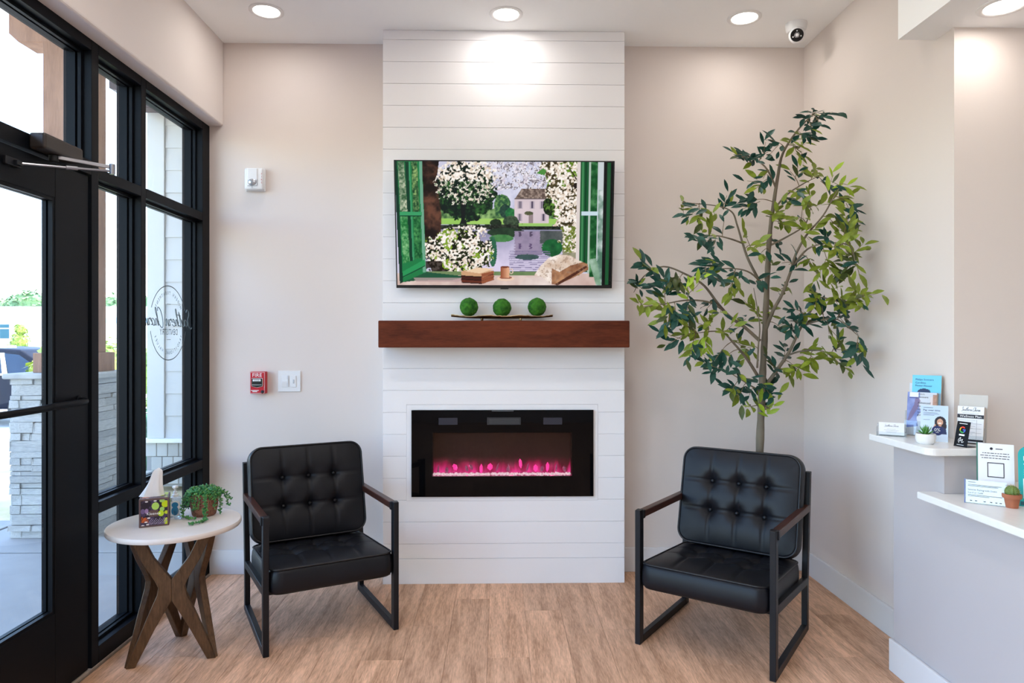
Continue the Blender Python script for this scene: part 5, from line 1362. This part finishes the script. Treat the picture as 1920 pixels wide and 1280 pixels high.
mb = MB(); mb.tube(catmull([(-.006, -.0018, .014), (-.010, -.0018, .024), (-.002, -.0018, .034), (-.004, -.0018, .020), (.006, -.0018, .028), (.004, -.0018, .016), (.012, -.0018, .020)], 5), .0009, 5)
mb.build('hand_symbol', M_inkwhite, gs, M=lean(12))

# --- lower counter: two tall leaning signs, one small acrylic sign, cactus
qs = empty('payment_plan_sign', (1.700, 2.300, ZL), R(-34), 'white leaning payment plan sign with a dark frame square', 'sign')
MB().box(-.052, .052, 0, .003, 0, .200).build('sign_sheet', M_paper, qs, M=lean(16))
MB().box(-.055, -.051, -.001, .004, 0, .202).build('sign_edge', pm('green_edge', (.03, .16, .12), .4), qs, M=lean(16))
MB().beam((0, .012, .004), (0, .085, .004), .06, .003).build('sign_foot', M_acryl, qs)
MB().beam((0, .050, .120), (0, .085, .004), .04, .003).build('sign_prop', M_paper, qs)
mb = MB(); flat(mb, circ(-.012, .182, .0045), -.0008); flat(mb, rect(.000, .020, .1805, .1832), -.0008)
random.seed(31)
for k, hw in enumerate((.038, .044, .040)):            # lines of print too small to read
    x_ = -hw
    while x_ < hw - .004:
        w_ = random.uniform(.004, .013); flat(mb, rect(x_, min(x_ + w_, hw), .165 - k*.0085, .1672 - k*.0085), -.0008); x_ += w_ + .0022
for a in ((-.024, .024, .131, .134), (-.024, .024, .083, .086), (-.024, -.0215, .086, .131), (.0215, .024, .086, .131)): flat(mb, rect(*a), -.0008)
for k in range(4): flat(mb, rect(-.040, .040 - k*.01, .060 - k*.009, .0612 - k*.009), -.0008)
mb.build('lettering', M_ink, qs, recalc=False, M=lean(16))
ts = empty('flexible_pay_sign', (1.800, 2.205, ZL), R(-34), 'teal leaning sign with white print at the edge of the lower counter', 'sign')
poly = [(-.075, 0), (.075, 0), (.075, .202)] + [(-.045 + .03*math.cos(R(a)), .172 + .03*math.sin(R(a))) for a in range(90, 181, 15)]
MB().prism(poly, 0, .003).build('sign_sheet', pm('teal_print', (.0, .36, .36), .45), ts, M=lean(16))
MB().beam((0, .050, .120), (0, .085, .004), .04, .003).build('sign_prop', M_paper, ts)
mb = MB(); put_text(mb, 'FLE', .016, -.060, .160, -.0008, True, cap=.022); flat(mb, rect(-.060, -.02, .139, .1425), -.0008)
for k in range(3): flat(mb, rect(-.060, .03, .120 - k*.007, .1215 - k*.007), -.0008)
flat(mb, rect(-.062, .010, .026, .092), -.0008); mb.build('lettering', M_inkwhite, ts, recalc=False, M=lean(16))
mb = MB(); flat(mb, rect(-.070, .070, .004, .016), -.0010); mb.build('dark_band', pm('deep_teal', (.01, .10, .14), .5), ts, recalc=False, M=lean(16))

ac = empty('payment_notice_stand', (1.636, 2.262, ZL), R(-36), 'small clear acrylic stand with a white card payment notice', 'sign')
MB().box(-.058, .058, 0, .0015, 0, .080).build('front_sheet', M_acryl, ac, M=lean(8))
MB().box(-.056, .054, .002, .0026, .003, .078).build('notice_paper', M_paper, ac, M=lean(8))
MB().box(-.060, -.057, -.001, .004, 0, .081).build('blue_edge', pm('blue_edge', (.10, .16, .38), .3), ac, M=lean(8))
MB().box(-.058, .058, .0, .040, 0, .0015).build('stand_foot', M_acryl, ac)
mb = MB(); put_text(mb, 'Save by Paying with Debit', .006, -.050, .046, -.0006, True, cap=.0078); put_text(mb, 'Card or Cash', .006, -.050, .037, -.0006, True, cap=.0078)
for x0, x1, z in ((-.050, -.028, .071), (-.050, .044, .0625), (-.050, .034, .0585), (-.050, .046, .0285), (-.050, .010, .0245)): flat(mb, rect(x0, x1, z, z + .0013), -.0006)
for x in (-.044, -.030, -.006, .012, .026, .038): flat(mb, rect(x, x + .006, .009, .0115), -.0006)
mb.build('lettering', M_ink, ac, recalc=False, M=lean(8))

cc = empty('potted_cactus', (1.698, 2.226, ZL), 0, 'small round green cactus in a terracotta pot on the lower counter', 'plant')
MB().lathe([(.0001, 0), (.0175, 0), (.0225, .032), (.027, .032), (.028, .036), (.028, .045), (.026, .046), (.0245, .044), (.024, .040), (.0001, .040)], 32).build('pot', pm('terracotta', (.42, .135, .065), .7, var=.15, vscale=30), cc, smooth=True)
vs = []; fs = []; nu, nv = 48, 14
for j in range(nv + 1):
    ph = -PI/2 + PI*j/nv
    for i in range(nu):
        a = 2*PI*i/nu; rr = .019*math.cos(ph)*(1 + .10*math.cos(12*a)) + .0002
        vs.append((rr*math.cos(a), rr*math.sin(a), .052 + .021*math.sin(ph)))
for j in range(nv):
    for i in range(nu): fs.append((j*nu+i, j*nu+(i+1) % nu, (j+1)*nu+(i+1) % nu, (j+1)*nu+i))
MB().add(vs, fs).build('cactus_body', pm('cactus_green', (.16, .22, .045), .5, col2=(.09, .15, .03), vscale=60), cc, smooth='all')
sp = MB()
for i in range(12):
    for j in range(1, 7):
        a = 2*PI*i/12; ph = R(-30 + j*18); p = Vector((math.cos(a)*.0205*math.cos(ph), math.sin(a)*.0205*math.cos(ph), .052 + .0215*math.sin(ph)))
        sp.tube([p, p + (p - Vector((0, 0, .052))).normalized()*.004], [.0005, .0002], 4)
tag(sp.build('spines', pm('spine', (.55, .42, .22), .6), cc, recalc=False), kind='stuff')

# ================================================================== OUTSIDE: PORCH
M_conc = pm('concrete', (.33, .32, .31), .85, var=.14, vscale=3.5, bump=.3, bscale=120)
M_stone = pm('white_ledgestone', (.46, .45, .43), .85, col2=(.34, .34, .33), vscale=9, rnd=.10, bump=.9, bscale=28)
M_mortar = pm('stone_core', (.30, .30, .30), .9)
M_cedar = wood_mat('cedar_post', (.33, .19, .13), (.20, .11, .075), .7, 3.0, (5, 5, .7), .05, .4, .4)
M_siding = pm('white_siding', (.52, .515, .50), .6, rnd=.012)
M_soffit = pm('porch_soffit', (.78, .78, .78), .7)

pv = tag(MB().box(-6.5, XO, -5.0, 5.2, -.20, -.025).build('pavement', M_conc), 'grey concrete porch paving', None, None, 'structure')
for x0, x1 in ((-3.55, XO), (-6.5, -3.57)):
    for y0, y1 in ((-5.0, -2.52), (-2.5, .2), (.22, 2.4), (2.42, 4.40), (4.42, 5.2)):
        w_, l_ = x1 - x0, y1 - y0
        MB().box(-w_/2 + .004, w_/2 - .004, -l_/2 + .004, l_/2 - .004, -.025, -.012).build('paving_slab', M_conc, pv, bevel=.004, bseg=1, M=Matrix.Translation(((x0+x1)/2, (y0+y1)/2, 0)))
tag(MB().box(-3.55, 5.0, -4.0, 7.5, 3.70, 3.86).build('roof', M_soffit), 'white porch ceiling under the roof', None, None, 'structure')
tag(MB().box(XO, -1.66, YB + .14, 6.3, 0, 3.7).build('wall_exterior', M_siding), 'white outer wall beyond the storefront', None, None, 'structure')
tag(MB().box(XO, 5.0, -4.0, -3.65, 0, 3.7).build('wall_exterior_rear', M_siding), None, None, None, 'structure')
tag(MB().box(4.5, 5.0, -3.65, 7.5, 0, 3.7).build('wall_exterior_side', M_siding), None, None, None, 'structure')

# stone pier with timber post
PX0, PY0, PA = -3.33, 4.72, .545
pier = empty('porch_column', (PX0 + PA/2, PY0 + PA/2, -.012), 0, 'stacked white stone pier carrying a square timber porch post', 'column')
h_ = PA/2
MB().box(-h_ + .03, h_ - .03, -h_ + .03, h_ - .03, 0, 1.09).build('pier_core', M_mortar, pier)
random.seed(12)
stone_me = []
for k in range(5):
    mb = MB().box(-.5, .5, -.5, .5, -.5, .5)
    me = mb.mesh('stone', M_stone, bevel=.03, bseg=1)
    rr = random.Random(k)
    for v in me.vertices: v.co += Vector((rr.uniform(-.015, .015), rr.uniform(-.06, .06), rr.uniform(-.05, .05)))
    stone_me.append(me)
z = 0.0; row = 0
hs = []
while z < 1.075:
    hh = random.choice((.030, .036, .042, .050, .058, .075)); hh = min(hh, 1.088 - z)
    if 1.088 - z - hh < .028: hh = 1.088 - z
    hs.append((z, hh)); z += hh
for f in range(4):
    Mf = Matrix.Rotation(f*PI/2, 4, 'Z')
    for z, hh in hs:
        x = -h_ + random.uniform(-.012, .008)
        while x < h_ - .02:
            l_ = random.uniform(.14, .46)
            if h_ - (x + l_) < .08: l_ = h_ - x + random.uniform(-.004, .012)
            dp = .07; out = random.uniform(-.010, .014)
            link('stone', random.choice(stone_me), pier, Mf @ Matrix.Translation((x + l_/2, -h_ + dp/2 - out, z + hh/2)) @ Matrix.Diagonal((l_ - .004, dp, hh - .003, 1)))
            x += l_
cap = MB().box(-h_ - .035, h_ + .035, -h_ - .035, h_ + .035, 1.088, 1.126)
cm_ = cap.mesh('cap_stone', M_stone, bevel=.010, bseg=2); link('cap_stone', cm_, pier)
MB().box(-.182, .182, -.182, .182, 1.126, 1.264).build('base_block', M_cedar, pier, bevel=.004)
MB().box(-.140, .140, -.140, .140, 1.264, 3.712).build('timber_post', M_cedar, pier, bevel=.004)
MB().prism([(-.14, 3.712), (-.405, 3.712), (-.405, 3.52), (-.34, 3.46), (-.14, 3.455)], -.10, .10).build('corbel', M_cedar, pier, bevel=.003)

# wing of the building with lap siding on a block skirt
wg = empty('house_wing', (-3.2, 6.30, 0), 0, 'white lap sided building wing with a corner board beside the porch', 'building')
MB().box(.03, 1.41, .03, 1.1, .40, 3.7).build('wing_wall', M_siding, wg)
MB().box(-.012, .142, 0, .03, .44, 3.7).build('corner_board', M_siding, wg, bevel=.002, bseg=1)
MB().box(-.012, .03, .031, 1.1, .44, 3.7).build('corner_board', M_siding, wg, bevel=.002, bseg=1)
lap = MB().add([(0, .016, 0), (1.266, .016, 0), (1.266, .030, 0), (0, .030, 0), (0, .026, .206), (1.266, .026, .206), (1.266, .030, .206), (0, .030, .206)],
               [(3, 2, 1, 0), (4, 5, 6, 7), (0, 1, 5, 4), (1, 2, 6, 5), (2, 3, 7, 6), (3, 0, 4, 7)]).mesh('siding_board', M_siding)
for k in range(16): link('siding_board', lap, wg, Matrix.Translation((.144, 0, .44 + k*.2045)))
MB().box(-.07, 1.41, -.05, .05, .405, .440).build('ledge', M_soffit, wg, bevel=.004)
MB().box(-.02, 1.41, .012, 1.1, 0, .405).build('skirt_core', M_mortar, wg)
M_block = pm('white_block', (.42, .42, .41), .85, rnd=.09, bump=.5, bscale=40)
blk = MB().box(-.0475, .0475, -.012, .03, -.0605, .0605).mesh('brick', M_block, bevel=.004, bseg=1)
for r_ in range(3):
    for k in range(15):
        x = -.022 + (k + .5)*.100 + (.05 if r_ % 2 else 0)
        if x < 1.40: link('brick', blk, wg, Matrix.Translation((x, .004, .338 - r_*.126)))
MB().prism([(-.22, 3.70), (.55, 3.70), (.55, 3.38), (-.02, 3.38), (-.08, 3.44), (-.11, 3.52), (-.22, 3.55)], -.24, -.10).build('porch_bracket', pm('dark_bracket', (.05, .04, .05), .7), wg, bevel=.003)

ln = empty('wall_lantern', (-2.735, 6.316, 2.28), 0, 'black wall lantern mounted on the white siding outside', 'lantern')
M_lant = pm('lantern_black', (.03, .035, .045), .4)
MB().box(-.05, .05, -.02, 0, .10, .36).build('back_plate', M_lant, ln, bevel=.004)
mb = MB()
for a, b in (((-.012, -.02, .335), (-.012, -.15, .375)), ((-.012, -.15, .375), (-.012, -.15, .30)), ((-.012, -.02, .28), (-.012, -.15, .30))): mb.beam(a, b, .02, .02)
mb.build('bracket_arm', M_lant, ln)
MB().lathe([(.012, .30), (.03, .29), (.085, .24), (.080, .238), (.0001, .25)], 20, c=(-.012, -.15, 0)).build('shade', M_lant, ln, smooth=True)
MB().lathe([(.055, .24), (.048, .03)], 16, c=(-.012, -.15, 0)).build('lantern_glass', M_acryl, ln, smooth=True)
MB().lathe([(.0001, .0), (.05, .0), (.058, .012), (.05, .03), (.0001, .03)], 16, c=(-.012, -.15, 0)).build('lantern_base', M_lant, ln, smooth=True)
for k in range(4):
    a = k*PI/2 + .4; MB().tube([(-.012 + .055*math.cos(a), -.15 + .055*math.sin(a), .24), (-.012 + .05*math.cos(a), -.15 + .05*math.sin(a), .02)], .005, 6).build('lantern_rod', M_lant, ln)

# ================================================================== OUTSIDE: BEYOND THE PORCH
M_grass = pm('dry_lawn', (.66, .53, .34), .95, col2=(.46, .40, .22), vscale=2.2, bump=1.0, bscale=60)
M_lot = pm('pale_drive', (.62, .60, .57), .9, var=.12, vscale=1.2)
tag(MB().add([(-60, 5.2, -.045), (-1.0, 5.2, -.045), (-1.0, 7.5, -.05), (-60, 7.5, -.05)], [(0, 1, 2, 3)]).build('lawn', M_grass), 'dry sunlit lawn strip past the porch', None, None, 'structure')
tag(MB().add([(-90, 7.5, -.05), (30, 7.5, -.05), (30, 9.2, -.345), (-90, 9.2, -.345), (30, 120, -.8), (-90, 120, -.8)], [(0, 1, 2, 3), (3, 2, 4, 5)]).build('ground', M_lot), 'pale sunlit driveway and parking ground', None, None, 'structure')
tag(MB().add([(-90, -40, -.06), (-6.5, -40, -.06), (-6.5, 5.2, -.06), (-90, 5.2, -.06)], [(0, 1, 2, 3)]).build('lawn_side', M_grass), None, None, None, 'structure')

# parked dark car
car = empty('parked_car', (-10.63, 14.3, -.36), 0, 'dark blue grey parked car beyond the stone pier', 'car')
M_carp = pm('car_paint', (.007, .010, .020), .5, spec=.1)
M_carg = pm('car_glass', (.022, .045, .085), .3, spec=.08)
body = [(-2.3, .34), (-2.32, .62), (-2.2, .84), (-1.25, .98), (-.55, 1.46), (.2, 1.55), (1.35, 1.50), (2.0, 1.06), (2.28, 1.00), (2.34, .62), (2.28, .34)]
MB().prism(body, -.88, .88).build('car_body', M_carp, car, bevel=.06, bseg=3, smooth=True)
for poly in ([(-1.05, 1.02), (-.50, 1.40), (.05, 1.46), (.05, 1.03)], [(.12, 1.03), (.12, 1.46), (1.0, 1.44), (1.08, 1.04)], [(1.14, 1.04), (1.06, 1.43), (1.34, 1.40), (1.78, 1.08)]):
    MB().prism(poly, -.895, -.86).build('car_window', M_carg, car)
M_chr = pm('bright_trim', (.75, .77, .8), .25, metal=.7)
MB().beam((-1.1, -.90, 1.00), (1.85, -.90, 1.03), .02, .04, (0, 1, 0)).build('trim_strip', M_chr, car)
MB().beam((-.45, -.78, 1.54), (1.2, -.78, 1.56), .04, .05, (0, 1, 0)).build('roof_rail', M_chr, car)
MB().prism([(1.02, 1.03), (.98, 1.44), (1.06, 1.44), (1.12, 1.04)], -.898, -.86).build('window_pillar', M_chr, car)
for x in (-1.4, 1.45):
    for y in (-.80, .80):
        wl = MB().lathe([(.0001, -.11), (.30, -.11), (.34, -.08), (.34, .08), (.30, .11), (.0001, .11)], 28, M=Matrix.Translation((x, y, .34)) @ Matrix.Rotation(PI/2, 4, 'X')).build('wheel', pm('tyre', (.02, .02, .02), .8) if 'tyre' not in MATS else MATS['tyre'], car, smooth=True)
        MB().lathe([(.0001, 0), (.19, 0), (.20, .01), (.0001, .03)], 20, M=Matrix.Translation((x, y - .115*(1 if y < 0 else -1), .34)) @ Matrix.Rotation(PI/2, 4, 'X')).build('hub', M_chr, wl, smooth=True)

# low white building across the way
fb = empty('commercial_building', (-26, 40, -.8), 0, 'low white commercial building with a flat roof across the drive', 'building')
M_bw = pm('white_render', (.80, .78, .75), .8)
MB().box(-16, 11, 0, 10, 0, 3.85).build('building_wall', M_bw, fb)
MB().box(-16.1, 11.1, -.15, 10, 3.85, 4.02).build('roof_edge', M_bw, fb)
MB().box(2.2, 11.05, -.25, 0, 3.05, 3.35).build('canopy_band', pm('blue_grey_band', (.30, .42, .55), .6), fb)
M_bg = pm('building_glass', (.03, .10, .13), .3, spec=.1)
M_fr = pm('frame_white', (.75, .78, .8), .6)
for xw in (-3.95, -7.6, -11.2):
    wn = MB().box(xw, xw + 1.75, -.04, 0, 2.12, 3.03).build('window', M_fr, fb)
    for i in range(3):
        for z0, z1 in ((2.17, 2.72), (2.78, 2.98)):
            MB().box(xw + .05 + i*.57, xw + .56 + i*.57, -.06, -.04, z0, z1).build('pane', M_bg, wn)
pl = empty('light_pole', (-27.3, 37.5, -.75), 0, 'tall thin grey light pole in front of the white building', 'pole')
MB().tube([(0, 0, 0), (0, 0, 5.9)], [.075, .05], 10).build('pole_shaft', pm('pole_grey', (.42, .43, .44), .5), pl, smooth=True)
MB().box(-.12, .12, -.3, .12, 5.86, 5.96).build('lamp_head', MATS['pole_grey'], pl)

# vegetation built from leaf sheets on real crowns
def leafy(name, label, cat, group, loc, blobs, n_, lsz, m, trunk=None, seed=1):
    rr = random.Random(seed)
    t = empty(name, loc, rr.uniform(0, 6.28) if trunk is None else 0, label, cat, group)
    mb = MB(); tot = sum(b[3]**2 for b in blobs)
    for (bx, by, bz, br_) in blobs:
        k_ = int(n_*br_**2/tot)
        for _ in range(k_):
            u = rr.uniform(-1, 1); a = rr.uniform(0, 2*PI); q = math.sqrt(1 - u*u); d = Vector((q*math.cos(a), q*math.sin(a), u))
            p = Vector((bx, by, bz)) + d*br_*rr.uniform(.72, 1.08)
            nn_ = (d + Vector((rr.uniform(-.8, .8), rr.uniform(-.8, .8), rr.uniform(-.3, .9)))).normalized()
            x_ = nn_.orthogonal().normalized(); y_ = nn_.cross(x_); s_ = lsz*rr.uniform(.6, 1.3)
            ca, sa = math.cos(a*3), math.sin(a*3); e1 = (x_*ca + y_*sa)*s_; e2 = (y_*ca - x_*sa)*s_*.55
            mb.add([p - e1, p - e2, p + e1, p + e2], [(0, 1, 2, 3)])
    mb.build('foliage', m, t, recalc=False)
    core = MB()
    for (bx, by, bz, br_) in blobs: core.sphere((bx, by, bz), br_*.78, 14, 10)
    core.build('inner_foliage', m, t, smooth='all', recalc=False)
    if trunk: MB().tube([(0, 0, 0), (0, 0, trunk[0])], [trunk[1], trunk[1]*.6], 8).build('trunk', M_bark, t, smooth=True)
    else: MB().tube([(0, 0, 0), (0, 0, max(.1, blobs[0][2]))], [.04, .02], 6).build('stem', M_bark, t)
    return t
M_shr = pm('shrub_leaf', (.34, .42, .05), .6, col2=(.20, .33, .05), vscale=6)
M_shr2 = pm('hedge_leaf', (.06, .22, .10), .6, col2=(.03, .13, .07), vscale=6)
M_far = pm('far_tree_leaf', (.16, .27, .10), .8, col2=(.09, .19, .09), vscale=.6)
leafy('shrub', 'yellow green shrub growing just behind the stone pier', 'shrub', None, (-4.75, 7.75, -.07), [(-.30, 0, 1.02, .22), (.36, .1, 1.02, .50), (.15, -.1, .55, .48), (-.52, .0, 1.08, .13), (.62, .1, .75, .40)], 2600, .05, M_shr, None, 3)
leafy('shrub', 'yellow green shrub spreading behind the wing corner', 'shrub', None, (-4.55, 10.0, -.36), [(0, 0, .8, .65), (.4, .3, 1.2, .5), (-.3, .1, 1.3, .4)], 1800, .06, M_shr, None, 4)
leafy('shrub', 'small dark green shrub at the foot of the wing corner', 'shrub', None, (-3.62, 7.35, -.06), [(0, 0, .28, .30), (.12, .05, .45, .22)], 900, .04, M_shr2, None, 5)
leafy('sapling', 'slender young tree in front of the white building', 'tree', None, (-24.9, 36.0, -.75), [(0, 0, 2.0, .42), (.05, 0, 2.6, .30), (-.1, 0, 1.5, .5)], 700, .10, M_shr, (1.6, .04), 6)
leafy('shrub', 'round yellow green bush at the base of the white building', 'shrub', None, (-27.0, 35.5, -.75), [(0, 0, .6, .7), (.8, 0, .5, .6), (-.7, 0, .5, .55)], 900, .12, M_shr, None, 7)
leafy('shrub', 'pale bush under the window of the white building', 'shrub', None, (-29.6, 36.5, -.75), [(0, 0, .7, .8), (1.0, 0, .6, .7), (-1.0, 0, .6, .7)], 900, .12, M_far, None, 8)
fl_lab = ['far tree rising above the white building roof, left of the light pole', 'far tree over the white roof between the light pole and the timber post', 'far tree over the white roof seen through the narrow sidelight', 'far tree seen at the edge of the white siding']
for k, (x_, hgt) in enumerate(((-47.2, 6.9), (-41.4, 6.5), (-35.6, 6.2), (-29.8, 6.4))):
    rr = random.Random(40 + k)
    bl = [(rr.uniform(-1.5, 1.5), rr.uniform(-.8, .8), hgt - 1.2 + rr.uniform(-.7, .2), rr.uniform(.9, 1.2)) for _ in range(7)] + [(-1.3, 0, 3.4, 1.3), (1.3, 0, 3.4, 1.3), (-1.6, 0, 4.6, 1.15), (1.6, 0, 4.6, 1.15), (0, 0, 5.0, 1.3)]
    leafy('broadleaf_tree', fl_lab[k], 'tree', 'trees beyond the white building', (x_, 62 + rr.uniform(-2, 2), -.8), bl, 2000, .20, M_far, (2.5, .2), 50 + k)
